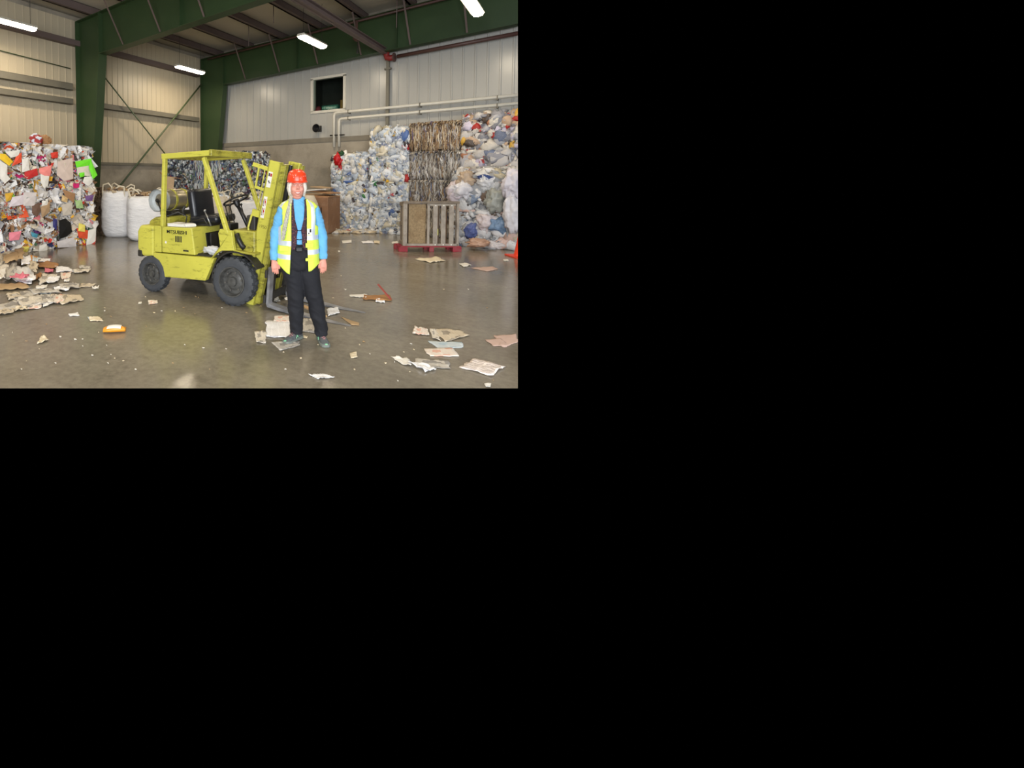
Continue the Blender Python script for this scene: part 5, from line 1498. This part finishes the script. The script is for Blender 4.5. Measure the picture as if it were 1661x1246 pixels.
PM = {
 'news': print_mat('newsprint', srgb(226, 218, 204), INK),
 'newsg': print_mat('grey_newsprint', srgb(204, 198, 188), INK, pic=.35),
 'newsw': print_mat('white_printed_sheet', srgb(246, 246, 248), INK, 30, 4, .12, srgb(120, 120, 130), .22),
 'newst': print_mat('tan_newsprint', srgb(216, 202, 178), INK, pic=.2),
 'color': print_mat('coloured_flyer', srgb(236, 226, 214), srgb(150, 100, 84), 14, 2, .22, srgb(214, 120, 80), .3),
 'blue': print_mat('blue_flyer', srgb(206, 214, 216), srgb(90, 120, 150), 16, 2, .25, srgb(150, 178, 196), .3),
 'head': print_mat('headline_sheet', srgb(244, 234, 228), srgb(90, 60, 60), 8, 2, .1, srgb(180, 170, 170), .5),
 'white': mat('plain_white_paper', srgb(230, 226, 218), .75, var=.05),
 'cream': mat('cream_paper', srgb(222, 208, 180), .75, var=.06),
 'tan': mat('tan_kraft_paper', srgb(178, 150, 112), .8, var=.1),
 'brown': mat('brown_card_scrap', srgb(160, 116, 72), .8, var=.12),
 'pink': mat('pink_tissue_sheet', srgb(202, 174, 162), .8, var=.08),
 'orange': mat('orange_wrapper', srgb(228, 150, 40), .4, var=.08),
 'wood': mat('bare_wood_lath', srgb(196, 160, 116), .75, var=.1),
 'redw': mat('red_board', srgb(150, 70, 60), .6, var=.15),
 'rose': mat('rose_paper', srgb(222, 120, 140), .7, var=.1),
}
def sheet(name, quad, mt, label, seed=1, h=.02, cat='paper', group=None, z=0.004, n=9, fold=0.0, curl=0.0, thick=.002, lift=None, ragged=.0):
    """quad: four corners seen in the photograph (far left, far right, near right, near left), laid on the floor"""
    P = [fl(x, y) for x, y in quad]
    c = sum(P, Vector()) / 4
    h *= .42; thick = max(thick, .003)
    rg = random.Random(seed); off = Vector((seed * 1.7, seed * .3, 0))
    size = (P[1] - P[0]).length + (P[2] - P[1]).length
    vs = []; uvs = []
    for j in range(n + 1):
        for i in range(n + 1):
            u, v = i / n, j / n
            p = (P[0] * (1 - u) + P[1] * u) * (1 - v) + (P[3] * (1 - u) + P[2] * u) * v
            edge = max(abs(u - .5), abs(v - .5)) * 2
            if ragged and edge > .95:
                p = p + (c - p) * ragged * rg.random()
            q = p * (5 / max(size, .4)) + off
            hh = h * (abs(noise.noise(q * 1.3)) * 1.4 + .5 * abs(noise.noise(q * 3.1)))
            hh += curl * max(0, (u - .75) / .25) ** 2 + fold * max(0, 1 - abs(v - .5) * 5)
            p = p + Vector((noise.noise(q * 2) * .03, noise.noise(q * 2 + Vector((5, 5, 5))) * .03, 0)) * size
            vs.append(Vector((p.x - c.x, p.y - c.y, z + hh))); uvs.append((u, 1 - v))
    fs = [(j * (n + 1) + i, j * (n + 1) + i + 1, (j + 1) * (n + 1) + i + 1, (j + 1) * (n + 1) + i) for j in range(n) for i in range(n)]
    me = bpy.data.meshes.new(name); me.from_pydata([tuple(v) for v in vs], [], fs)
    ul = me.uv_layers.new(name='UVMap')
    for lp in me.loops: ul.data[lp.index].uv = uvs[lp.vertex_index]
    me.materials.append(PM[mt] if isinstance(mt, str) else mt); me.polygons.foreach_set('use_smooth', [True] * len(me.polygons))
    o = link(name, me, None, 0, (c.x, c.y, 0)); o.modifiers.new('t', 'SOLIDIFY').thickness = thick
    return tag(o, label, cat, group)
S = sheet
# around the woman's feet
S('newspaper_page', [(431, 521), (472, 522), (474, 551), (432, 548)], 'newsw', 'large white printed page under the woman\'s left-hand foot', 2, .03)
S('newspaper_page', [(412, 539), (432, 538), (431, 558), (416, 557)], 'news', 'small torn newspaper piece left of the large white page', 3, .03)
S('newspaper_page', [(446, 513), (470, 514), (472, 524), (444, 522)], 'color', 'coloured crumpled flyer behind the large white page', 4, .04)
S('folded_newspaper', [(439, 556), (485, 554), (486, 562), (454, 570)], 'newsg', 'folded grey newspaper lying in front of her feet', 5, .02)
S('newspaper_page', [(492, 518), (510, 517), (514, 541), (488, 539)], 'newsg', 'grey newspaper page lying between her feet', 6, .03)
S('paper_sheet', [(530, 503), (548, 500), (551, 509), (532, 514)], 'newsw', 'white sheet standing just past the far fork tip', 7, .05)
S('paper_scrap', [(488, 544), (500, 547), (498, 550), (487, 547)], 'cream', 'cream scrap just right of her turned foot', 8, .01)
# lath and card under the forks
m = MB(); a, b = fl(492, 502), fl(528, 518)
m.bar(a + Vector((0, 0, .045)), b + Vector((0, 0, .03)), .05, .02); m.build('wood_lath', PM['wood'], None, bevel=.003, label='bare wooden lath lying across the near fork', category='lath')
S('cardboard_strip', [(553, 515), (583, 525), (583, 529), (570, 528)], 'tan', 'brown card strip right of the near fork tip', 9, .01, 'card')
S('crumpled_paper', [(438, 485), (451, 484), (455, 490), (440, 491)], 'white', 'crumpled white paper at the heel of the near fork', 10, .05)
S('crumpled_paper', [(461, 492), (468, 493), (469, 496), (462, 495)], 'white', 'small white scrap on the near fork by her leg', 11, .05, z=.07)
# pieces in front at the right
S('crumpled_newspaper', [(672, 533), (692, 534), (697, 546), (670, 543)], 'color', 'crumpled coloured paper left of the open newspaper at right', 12, .07)
S('open_newspaper', [(699, 534), (745, 536), (762, 545), (722, 557)], 'newst', 'open newspaper, largest of the papers at the lower right', 13, .035, ragged=.1)
S('newspaper_fold', [(696, 535), (709, 535), (714, 554), (702, 551)], 'news', 'folded section sticking out left of the open newspaper', 14, .03)
S('flyer', [(694, 554), (750, 556), (752, 564), (712, 567)], 'blue', 'pale blue flyer under the near edge of the open newspaper', 15, .012, z=.002)
S('magazine', [(687, 567), (734, 566), (745, 579), (697, 579)], 'color', 'flat magazine with orange picture below the blue flyer', 16, .006, z=.004, thick=.006)
S('crumpled_paper', [(632, 579), (664, 584), (668, 597), (650, 592)], 'white', 'white crumpled paper left of the grey newspaper strip', 17, .06, ragged=.2)
S('crumpled_newspaper', [(660, 590), (690, 592), (708, 601), (690, 605)], 'newsw', 'white crumpled printed sheet in front of the newspaper strip', 18, .06)
S('newspaper_strip', [(672, 582), (728, 587), (730, 600), (676, 596)], 'newsg', 'grey newspaper strip at the lower right', 19, .03)
S('headline_page', [(771, 583), (820, 596), (797, 612), (746, 597)], 'head', 'page with dark headlines nearest the lower right corner', 20, .04)
S('tissue_sheet', [(800, 545), (838, 542), (842, 556), (814, 566)], 'pink', 'large pink tissue sheet at the right edge', 21, .01, ragged=.15)
S('tissue_sheet', [(787, 552), (812, 550), (826, 562), (800, 562)], 'pink', 'pink tissue piece overlapping the left of the large pink sheet', 22, .008)
S('tissue_sheet', [(763, 435), (800, 433), (808, 437), (790, 441)], 'pink', 'long pink paper on the floor before the orange cone', 23, .01)
S('paper_sheet', [(672, 421), (710, 418), (721, 424), (698, 427)], 'cream', 'crumpled cream paper on the floor before the red pallet', 24, .07)
S('paper_sheet', [(745, 429), (756, 427), (765, 431), (752, 434)], 'white', 'small white sheet between the cream paper and the pink paper', 25, .04)
S('paper_scrap', [(816, 421), (824, 421), (825, 424), (817, 424)], 'white', 'white scrap just left of the cone base', 26, .02)
# pile with the red board
S('cardboard_scrap', [(590, 480), (632, 480), (636, 489), (588, 487)], 'brown', 'brown card scrap under the red board right of the forks', 27, .05, 'card')
S('paper_sheet', [(566, 479), (596, 478), (594, 484), (568, 482)], 'white', 'white paper left of the brown card scrap', 28, .03)
S('crumpled_paper', [(610, 486), (624, 487), (624, 492), (609, 491)], 'newsw', 'grey white wad before the brown card scrap', 29, .06)
a = fl(634, 488); b = atY(613, 461, a.dot(HF) + .15)
m = MB(); m.bar(a + Vector((0, 0, .02)), b, .035, .01, (0, 0, 1)); m.build('red_board', PM['redw'], None, bevel=.002, label='thin red board sticking up from the brown card scrap', category='board')
# wrapper and small pieces at the left
e = thing('wrapper_packet', fl(186, 539), YAW + .1, 'orange and white crumpled packet on the floor at the left', 'packet')
m = MB(); rings = []
for i in range(9):
    t = i / 8; x = -.115 + .23 * t; k = math.sin(PI * (.12 + .76 * t)) ** .5
    rings.append([Vector((x, .055 * k * math.cos(a) + .01 * noise.noise(Vector((t * 4, a, 3))), .006 + .035 * k * (1 + math.sin(a)) * (1 + .25 * noise.noise(Vector((t * 5, a, 0)))))) for a in [2 * PI * j / 14 for j in range(14)]])
m.loft(rings); m.build('wrapper', PM['orange'], e, smooth=60)
for i_, (x0, x1, y0, y1) in enumerate(((-.07, .075, -.052, .03),)):
    m = MB(); vs = []
    for j in range(5):
        for i in range(7):
            x = x0 + (x1 - x0) * i / 6; y = y0 + (y1 - y0) * j / 4
            vs.append(Vector((x, y - .012, .006 + .035 * math.sin(PI * (.12 + .76 * (x + .115) / .23)) ** .5 * (1 + math.sqrt(max(0, 1 - (y / .058) ** 2))) + .008)))
    m.add(vs, [(j * 7 + i, j * 7 + i + 1, (j + 1) * 7 + i + 1, (j + 1) * 7 + i) for j in range(4) for i in range(6)]); m.build('white_panel', M_label, e, smooth=True)
S('paper_scrap', [(111, 510), (127, 508), (129, 513), (113, 514)], 'newsw', 'small grey white sheet right of the newspaper spread', 30, .02)
S('paper_scrap', [(144, 517), (160, 515), (168, 522), (146, 522)], 'cream', 'cream scrap with blue edge above the orange packet', 31, .05)
S('paper_scrap', [(142, 515), (149, 515), (151, 518), (144, 519)], 'blue', 'blue scrap touching the cream scrap', 32, .02)
S('paper_scrap', [(67, 548), (72, 547), (80, 554), (60, 560)], 'cream', 'pointed cream scrap alone at the lower left', 33, .06)
S('red_scrap', [(240, 489), (255, 488), (256, 493), (241, 495)], 'color', 'red and white scrap in front of the rear wheel', 34, .04)
S('paper_scrap', [(225, 491), (230, 490), (230, 493), (224, 494)], 'white', 'tiny white scrap left of the red scrap', 35, .02)
S('paper_scrap', [(497, 609), (523, 607), (546, 614), (516, 617)], 'newsw', 'torn printed scrap at the bottom middle', 36, .03, ragged=.3)
S('paper_scrap', [(567, 574), (578, 573), (580, 581), (569, 583)], 'cream', 'cream scrap below and right of her right-hand foot', 37, .03)
S('paper_scrap', [(785, 624), (797, 623), (795, 629), (788, 629)], 'white', 'white scrap cut by the bottom edge at right', 38, .02)
S('paper_scrap', [(555, 391), (570, 390), (571, 394), (556, 395)], 'white', 'small white sheet alone on the far floor right of the woman', 39, .02)
S('paper_scrap', [(586, 392), (604, 391), (606, 395), (588, 395)], 'newsw', 'white wad on the far floor left of the crate', 40, .04)
S('paper_scrap', [(606, 391), (616, 392), (616, 396), (607, 395)], 'cream', 'cream wad beside the white wad left of the crate', 41, .04)
S('paper_scrap', [(635, 393), (645, 392), (646, 396), (636, 396)], 'white', 'white scrap touching the left foot of the crate', 42, .03)
# plastic wads on the truck and by the cage
def tkp(x, y, z): return FK.matrix_world @ Vector((x, y, z))
crumpled_bag('crumpled_plastic', tkp(-.42, -.42, .615), (.26, .15, .10), L(226, 228, 232), 'crumpled white plastic on the forklift step', 61, FR)
# newspaper spread, front of the paper bales
LEFT = [
 ((0, 496), (34, 490), (48, 499), (6, 507), 'newsg'), ((20, 478), (48, 474), (58, 482), (28, 490), 'newsg'), ((12, 480), (30, 477), (32, 484), (16, 487), 'newst'),
 ((30, 488), (60, 483), (68, 494), (36, 500), 'news'), ((60, 484), (86, 482), (88, 493), (62, 496), 'newsg'), ((46, 494), (66, 490), (66, 500), (46, 502), 'color'),
 ((84, 482), (126, 481), (132, 488), (102, 494), 'newst'), ((70, 489), (80, 485), (88, 492), (72, 498), 'white'), ((88, 484), (100, 483), (104, 490), (90, 494), 'color'),
 ((50, 474), (84, 473), (96, 478), (58, 480), 'newsg'), ((66, 478), (82, 478), (80, 484), (68, 484), 'blue'), ((0, 505), (20, 502), (22, 509), (0, 512), 'newst'),
 ((22, 502), (40, 500), (42, 504), (26, 506), 'cream'), ((88, 470), (112, 468), (110, 473), (90, 473), 'newsw'), ((98, 464), (128, 463), (126, 469), (100, 470), 'newsg'),
 ((128, 463), (154, 463), (146, 466), (130, 467), 'newst'), ((60, 466), (76, 465), (74, 469), (60, 470), 'white'), ((0, 464), (38, 463), (44, 469), (0, 472), 'tan'),
 ((64, 450), (92, 448), (86, 459), (66, 462), 'news'), ((78, 455), (96, 452), (92, 459), (76, 461), 'newsw'), ((99, 445), (114, 444), (112, 452), (101, 453), 'color'),
 ((92, 435), (110, 436), (118, 441), (94, 442), 'newsw'), ((120, 440), (145, 438), (143, 443), (122, 444), 'news'), ((130, 434), (146, 434), (145, 437), (131, 438), 'newsg'),
 ((64, 428), (92, 430), (90, 437), (64, 435), 'brown'), ((24, 438), (50, 437), (50, 460), (24, 458), 'newsw'), ((10, 435), (26, 433), (24, 458), (10, 456), 'newsg'),
 ((28, 457), (46, 458), (40, 463), (18, 463), 'rose'), ((0, 430), (14, 428), (12, 444), (0, 446), 'news'), ((0, 450), (9, 448), (8, 461), (0, 462), 'white'),
 ((0, 444), (10, 442), (8, 452), (0, 452), 'color'), ((36, 424), (50, 424), (48, 432), (36, 434), 'newsw'), ((26, 415), (38, 414), (36, 430), (26, 430), 'tan'),
 ((50, 422), (62, 423), (62, 430), (50, 430), 'orange'), ((60, 422), (80, 424), (78, 428), (60, 428), 'newsw'), ((46, 430), (64, 430), (62, 436), (46, 437), 'newsg'),
 ((0, 420), (20, 416), (26, 424), (4, 430), 'newst'), ((8, 424), (28, 420), (28, 432), (10, 436), 'tan'), ((4, 412), (22, 410), (24, 418), (6, 420), 'newsg'),
 ((50, 436), (62, 438), (58, 450), (50, 448), 'newst'), ((52, 450), (68, 447), (66, 453), (50, 458), 'brown'), ((44, 456), (58, 455), (56, 461), (44, 462), 'newsw'),
 ((74, 438), (86, 440), (84, 444), (74, 443), 'rose'), ((105, 456), (113, 455), (112, 459), (105, 459), 'white'), ((150, 469), (160, 469), (159, 471), (151, 471), 'white'),
 ((24, 410), (44, 412), (40, 418), (24, 416), 'newst'), ((14, 446), (26, 444), (24, 456), (14, 457), 'newsg'), ((54, 428), (66, 430), (62, 434), (54, 434), 'blue'),
]
NM = {'newsg': ('grey newspaper page', 'paper'), 'newst': ('tan newspaper page', 'paper'), 'news': ('newspaper page', 'paper'), 'newsw': ('white printed page', 'paper'), 'color': ('coloured flyer', 'paper'), 'blue': ('blue flyer', 'paper'), 'white': ('white sheet', 'paper'), 'cream': ('cream sheet', 'paper'), 'tan': ('tan kraft paper', 'paper'), 'brown': ('brown card', 'card'), 'rose': ('rose paper', 'paper'), 'orange': ('orange paper', 'paper')}
for i, q in enumerate(LEFT):
    far = q[0][1] < 462
    heap = q[0][1] < 458 and q[0][0] < 60
    nm, ct = NM[q[4]]
    mx_, my_ = sum(p_[0] for p_ in q[:4]) / 4, sum(p_[1] for p_ in q[:4]) / 4
    q = tuple((mx_ + (p_[0] - mx_) * 1.28, my_ + (p_[1] - my_) * 1.35) for p_ in q[:4]) + (q[4],)
    S(nm.replace(' ', '_'), q[:4], q[4], ('%s in the heap at the foot of the left paper bales' if far else '%s in the flat spread of newspapers at the left edge') % nm, 100 + i, .16 if heap else .08, ct,
      ('%ss in the heap by the paper bales' if far else '%ss in the left floor spread') % nm, z=.004 + (i % 5) * .004 + (.09 * ((i * 7) % 5) / 4 if heap else 0), n=8, ragged=.12)
# tiny scraps
rg = random.Random(77)
tiny = [(75, 527), (98, 547), (43, 554), (64, 567), (134, 551), (134, 562), (180, 576), (175, 590), (200, 586), (35, 600), (43, 587), (122, 551), (237, 530), (262, 505), (298, 500), (284, 505), (316, 510), (330, 565), (367, 567), (360, 500), (318, 481), (322, 483), (250, 508), (590, 555), (625, 590), (645, 619), (655, 572), (666, 558), (671, 568), (640, 580), (680, 540), (640, 588), (665, 604), (550, 408), (553, 448), (540, 484), (560, 533), (516, 560), (460, 572), (478, 520), (423, 497), (400, 508), (463, 600), (488, 582), (583, 560), (560, 470), (760, 470), (790, 500), (720, 470), (800, 618), (170, 505), (180, 514), (170, 500), (236, 482), (173, 561), (150, 577), (186, 582), (160, 540), (90, 590), (20, 540), (5, 545), (220, 600), (280, 590), (340, 600), (300, 560), (575, 600), (600, 575)]
for (x, y) in tiny:
    w_ = rg.uniform(1.0, 3.0); h_ = rg.uniform(.6, 1.5)
    S('paper_crumb', [(x - w_, y - h_), (x + w_ * rg.uniform(.5, 1), y - h_ * rg.uniform(.2, 1)), (x + w_, y + h_), (x - w_ * rg.uniform(.2, .9), y + h_)], rg.choice(['white', 'cream', 'cream', 'tan']),
      'tiny torn paper crumb scattered on the concrete floor', int(x * 7 + y), .008, 'paper crumb', 'tiny paper crumbs scattered over the floor', n=3, thick=.001, ragged=.7)
# loose film along the foot of the film bales
cb = CB(); rg = random.Random(12)
for i in range(330):
    x = rg.uniform(541, 652); y = rg.uniform(370.5, 379) - (2 if x > 600 else 0) * 0
    p = fl(x, y); sz = rg.uniform(.04, .12); p.z = rg.uniform(.01, .10) * (1 - (y - 369) / 12)+.01
    (blob if rg.random() < .7 else flake)(cb, rg, tuple(p), (0, 0, 1), sz, *( (pick(rg, P_WHITEFILM[2:4] + [(L(230, 214, 186), 6), (L(214, 204, 190), 3)]), .6) if False else ()), **({}) ) if False else blob(cb, rg, tuple(p), (0, 0, 1), sz, pick(rg, [(L(232, 224, 208), 6), (L(224, 206, 176), 4), (L(214, 214, 216), 3), (L(200, 60, 50), .15)]), .55, True)
V = np.concatenate(cb.V); V[:, 2] = np.maximum(V[:, 2], .002); cb.V = [V]
tag(link('loose_plastic_film', cb.mesh('loose_plastic_film', M_filmbale)), 'low drift of loose cream film along the foot of the white bales', 'plastic film', kind='stuff')
crumpled_bag('red_bag', fl(534, 374), (.30, .2, .18), L(190, 30, 40), 'small red bag on the floor by the brown cardboard box', 63)
# individual bags that stand out on and before the burst bales
for (px, py, Y, w_, h_, d_, col, lab, nm) in (
    (753, 312, 10.55, .62, .42, .4, L(238, 236, 240), 'large round white bag bulging from the burst bales beside the crate', 'plastic_bag'),
    (737, 318, 10.5, .34, .55, .3, L(226, 214, 218), 'pinkish white bag hanging just over the right end of the crate', 'plastic_bag'),
    (757, 296, 10.6, .40, .36, .3, L(204, 182, 158), 'tan crumpled bag at the top left of the burst bales', 'plastic_bag'),
    (807, 330, 10.35, .52, .5, .35, L(176, 178, 170), 'greyish clear bag in the middle of the burst bales', 'clear_bag'),
    (787, 300, 10.4, .34, .30, .3, L(236, 236, 238), 'white square bag with blue top on the burst bales', 'plastic_bag'),
    (789, 288, 10.4, .38, .12, .25, L(70, 92, 150), 'blue film strip on top of the white square bag', 'blue_film'),
    (790, 366, 10.1, .42, .4, .3, L(234, 222, 222), 'pale pink bag low in the burst bales', 'plastic_bag'),
    (808, 368, 10.0, .40, .36, .3, L(130, 158, 190), 'blue bag low in the burst bales left of the cone', 'plastic_bag'),
    (766, 376, 10.2, .34, .36, .3, L(100, 114, 168), 'dark blue bag at the foot of the burst bales', 'plastic_bag'),
    (831, 300, 10.0, .40, .60, .3, L(236, 232, 240), 'long white bag sheet at the right edge, upper', 'plastic_sheet'),
    (832, 350, 9.85, .38, .80, .3, L(240, 238, 242), 'long white bag sheet trailing down behind the cone', 'plastic_sheet'),
    (775, 395, 10.0, .50, .18, .3, L(214, 176, 150), 'tan film on the floor at the foot of the burst bales', 'plastic_film_piece')):
    p = onS(px, py, 2.02) if py < 385 else atY(px, py, Y)
    if px > 820: p = onS(px, py, 2.2)
    p.z = max(0.003, p.z - h_ / 2)
    crumpled_bag(nm, p, (w_, d_, h_), col, lab, int(px * 3 + py), YAW, 'loose bags on the burst bales')
crumpled_bag('red_bag', onS(549, 261, .96) - Vector((0, 0, .20)), (.26, .16, .40), L(214, 30, 36), 'bright red bag hanging on the topmost left white bale', 71, YAW)
crumpled_bag('green_bag', onS(553, 252, .92) - Vector((0, 0, .06)), (.22, .16, .16), L(36, 84, 44), 'dark green bag above the bright red bag', 72, YAW)
# odd pieces on the paper bales
g1 = atY(139, 273, 10.7)
cb = CB(); rg = random.Random(5)
M_green_card = mat('fluorescent_green_card', srgb(120, 236, 50), .6, var=.05)
def card_on_bale(name, pts, mt, label, cat='card', t=2.82):
    P = [onT(p_[0], p_[1], t + (p_[2] if len(p_) > 2 else 0)) for p_ in pts]
    c = sum(P, Vector()) / len(P)
    m = MB(); m.add([p - c for p in P] + [c - c + Vector((.02, 0, 0))], [(i, (i + 1) % len(P), len(P)) for i in range(len(P))])
    o = m.build(name, mt, None); o.location = c; o.modifiers.new('t', 'SOLIDIFY').thickness = .006
    return tag(o, label, cat)
def cm(nm, *c): return mat(nm, srgb(*c), .6, var=.08, scale=9)
K = card_on_bale
K('green_card', [(122, 262), (149, 257), (147, 268), (124, 272)], M_green_card, 'fluorescent green card on the paper bales, upper horizontal strip')
K('green_card', [(147, 258), (158, 284), (151, 291), (144, 272)], M_green_card, 'fluorescent green card on the paper bales, slanting strip at the end', t=2.85)
K('green_card', [(128, 281), (137, 279), (137, 286), (130, 288)], M_green_card, 'small fluorescent green scrap left of the white card at the stack end')
K('white_card', [(137, 287), (151, 286), (150, 296), (143, 302), (134, 296)], M_paper_w, 'white card just below the fluorescent green cards')
K('cream_card', [(124, 268), (146, 266), (148, 286), (126, 284)], cm('cream_card', 222, 214, 200), 'cream sheet framed by the fluorescent green cards', t=2.81)
K('red_card', [(26, 254), (35, 247), (35, 263), (19, 270)], cm('bright_red_card', 230, 84, 52), 'bright orange red card on the leftmost upper paper bale')
K('yellow_card', [(0, 249), (9, 250), (21, 262), (15, 269), (0, 258)], cm('yellow_card', 240, 200, 40), 'yellow card at the left edge on the upper paper bales')
K('white_card', [(8, 246), (33, 243), (30, 253), (18, 256)], M_paper_w, 'white card between the yellow and the orange red card')
K('white_card', [(0, 260), (12, 268), (12, 284), (17, 290), (8, 298), (0, 290)], M_paper_w, 'large white card at the left edge below the yellow card')
K('pink_card', [(63, 273), (84, 268), (82, 285), (72, 286), (63, 280)], cm('salmon_pink_card', 244, 146, 140), 'salmon pink card on the upper paper bales')
K('red_card', [(40, 279), (60, 273), (62, 284), (46, 291), (39, 288)], cm('deep_red_card', 196, 44, 44), 'deep red card left of the salmon pink card')
K('white_card', [(36, 258), (46, 256), (48, 276), (36, 280)], M_paper_w, 'tall white card left of the deep red card')
K('white_card', [(66, 282), (80, 286), (78, 300), (72, 306), (66, 296)], M_paper_w, 'white card hanging below the salmon pink card')
K('cream_card', [(94, 262), (118, 256), (119, 290), (104, 294), (92, 284)], cm('rosy_cream_card', 214, 196, 186), 'large rosy cream bag face left of the fluorescent green cards')
K('red_card', [(82, 248), (94, 246), (94, 256), (84, 257)], cm('scarlet_card', 214, 56, 40), 'scarlet card at the top of the paper bales')
K('brown_card', [(101, 307), (122, 314), (120, 330), (106, 318)], M_card, 'brown card on the middle tier of paper bales')
K('cream_card', [(101, 316), (110, 321), (109, 329), (100, 326)], cm('buff_card', 216, 184, 130), 'small buff card at the lower left of the brown card')
K('white_card', [(20, 320), (38, 316), (38, 332), (14, 336)], cm('pinkish_white_card', 220, 212, 220), 'pinkish white card on the middle tier at left')
K('white_card', [(38, 312), (60, 312), (56, 334), (38, 334)], cm('pale_grey_card', 214, 208, 208), 'pale grey white card right of the pinkish white card')
K('yellow_card', [(8, 314), (22, 312), (18, 324), (10, 328)], cm('mustard_card', 216, 170, 50), 'mustard card at the left of the middle tier')
K('white_card', [(68, 326), (78, 322), (78, 334), (68, 334)], M_paper_w, 'small white card in the middle tier, left of the brown card')
K('brown_card', [(52, 334), (64, 328), (66, 342), (60, 352), (52, 346)], cm('dark_brown_card', 110, 84, 70), 'dark brown card in the middle tier')
K('tan_card', [(66, 336), (82, 326), (80, 344), (68, 354)], cm('tan_card', 176, 146, 112), 'tan card curving right of the dark brown card')
K('green_card', [(122, 326), (132, 324), (136, 338), (124, 338)], cm('pale_green_card', 168, 200, 140), 'pale green card in the middle tier near the stack end')
K('purple_card', [(138, 318), (152, 316), (150, 326), (140, 326)], cm('purple_card', 116, 84, 140), 'purple card in the middle tier at the stack end')
K('cream_card', [(100, 332), (118, 328), (116, 348), (102, 350)], cm('pale_cream_card', 204, 196, 184), 'pale cream card below the brown card')
K('black_bag_piece', [(96, 358), (106, 354), (115, 362), (117, 376), (108, 384), (96, 388)], M_black, 'black plastic piece low on the paper bales')
K('blue_card', [(86, 354), (93, 356), (92, 374), (86, 368)], cm('dark_blue_card', 50, 52, 120), 'dark blue card left of the black plastic piece')
K('yellow_card', [(128, 362), (138, 365), (138, 376), (127, 375)], cm('pale_yellow_card', 240, 226, 110), 'pale yellow card at the lower right of the paper bales', t=2.85)
K('red_card', [(124, 370), (144, 374), (143, 388), (128, 386)], cm('orange_red_card', 222, 84, 50), 'orange red card behind the pale yellow card')
K('white_card', [(142, 374), (156, 370), (155, 394), (140, 398)], M_paper_w, 'white sheet at the bottom right corner of the paper bales')
K('white_card', [(92, 392), (122, 384), (124, 400), (94, 402)], cm('greyish_white_card', 206, 202, 204), 'greyish white sheet at the foot of the paper bales')
K('rose_card', [(15, 377), (35, 375), (31, 389), (15, 391)], cm('rose_pink_card', 236, 140, 158), 'rose pink card low on the leftmost paper bales')
K('yellow_card', [(36, 400), (48, 400), (44, 411), (36, 408)], cm('lemon_card', 226, 216, 110), 'lemon card at the foot of the leftmost paper bales')
K('white_card', [(64, 398), (76, 396), (77, 409), (63, 409)], M_paper_w, 'white card at the foot of the paper bales right of the lemon card')
K('blue_card', [(50, 376), (62, 380), (60, 386), (52, 384)], cm('cyan_card', 70, 150, 176), 'cyan and yellow card low in the stack')
for (x, y, Y, c, lab) in ((59, 232, 9.75, L(170, 60, 60), 'red and white wad of paper on top of the paper bales'), (74, 234, 9.9, L(160, 120, 80), 'brown card wad on top of the paper bales')):
    p = onT(x, 241, 2.5); p.z = 2.36
    crumpled_bag('paper_wad', p, (.26, .2, .22), c, lab, int(x), YAW, 'wads on top of the paper bales', stripe=L(214, 222, 236) if x == 59 else None, cat='paper wad', material=M_paperbale)

# ============================================================ the hall is only built as far as the photograph shows it
def clip_all():
    bpy.context.view_layer.update()
    planes = []
    # vertical plane at the right limit of the photograph, and floor limit at the near edge
    n1 = (FW * ((840.0 - CX) / FPX) - RT).normalized()
    n2 = (UP + FW * ((630.0 - CY) / FPX)).normalized()
    for o in list(bpy.data.objects):
        if o.type != 'MESH': continue
        Mw = o.matrix_world
        bb = [Mw @ Vector(c) for c in o.bound_box]
        for n in (n1, n2):
            ds = [(p - CAMP).dot(n) for p in bb]
            if min(ds) >= 0: continue
            if max(ds) < 0:
                bpy.data.objects.remove(o); break
            if o.data.users > 1: o.data = o.data.copy()
            Mi = Mw.inverted()
            co = Mi @ CAMP; no = (Mw.to_3x3().transposed() @ n).normalized()
            bm = bmesh.new(); bm.from_mesh(o.data)
            r = bmesh.ops.bisect_plane(bm, geom=bm.verts[:] + bm.edges[:] + bm.faces[:], plane_co=co, plane_no=no, clear_inner=True)
            eds = [g for g in r['geom_cut'] if isinstance(g, bmesh.types.BMEdge)]
            if len(o.data.polygons) < 400 and eds:
                try: bmesh.ops.edgeloop_fill(bm, edges=eds)
                except Exception: pass
            left = len(bm.faces)
            bm.to_mesh(o.data); bm.free()
            if left == 0:
                bpy.data.objects.remove(o); break
    for o in list(bpy.data.objects):
        if o.type == 'EMPTY' and not o.children: bpy.data.objects.remove(o)
clip_all()
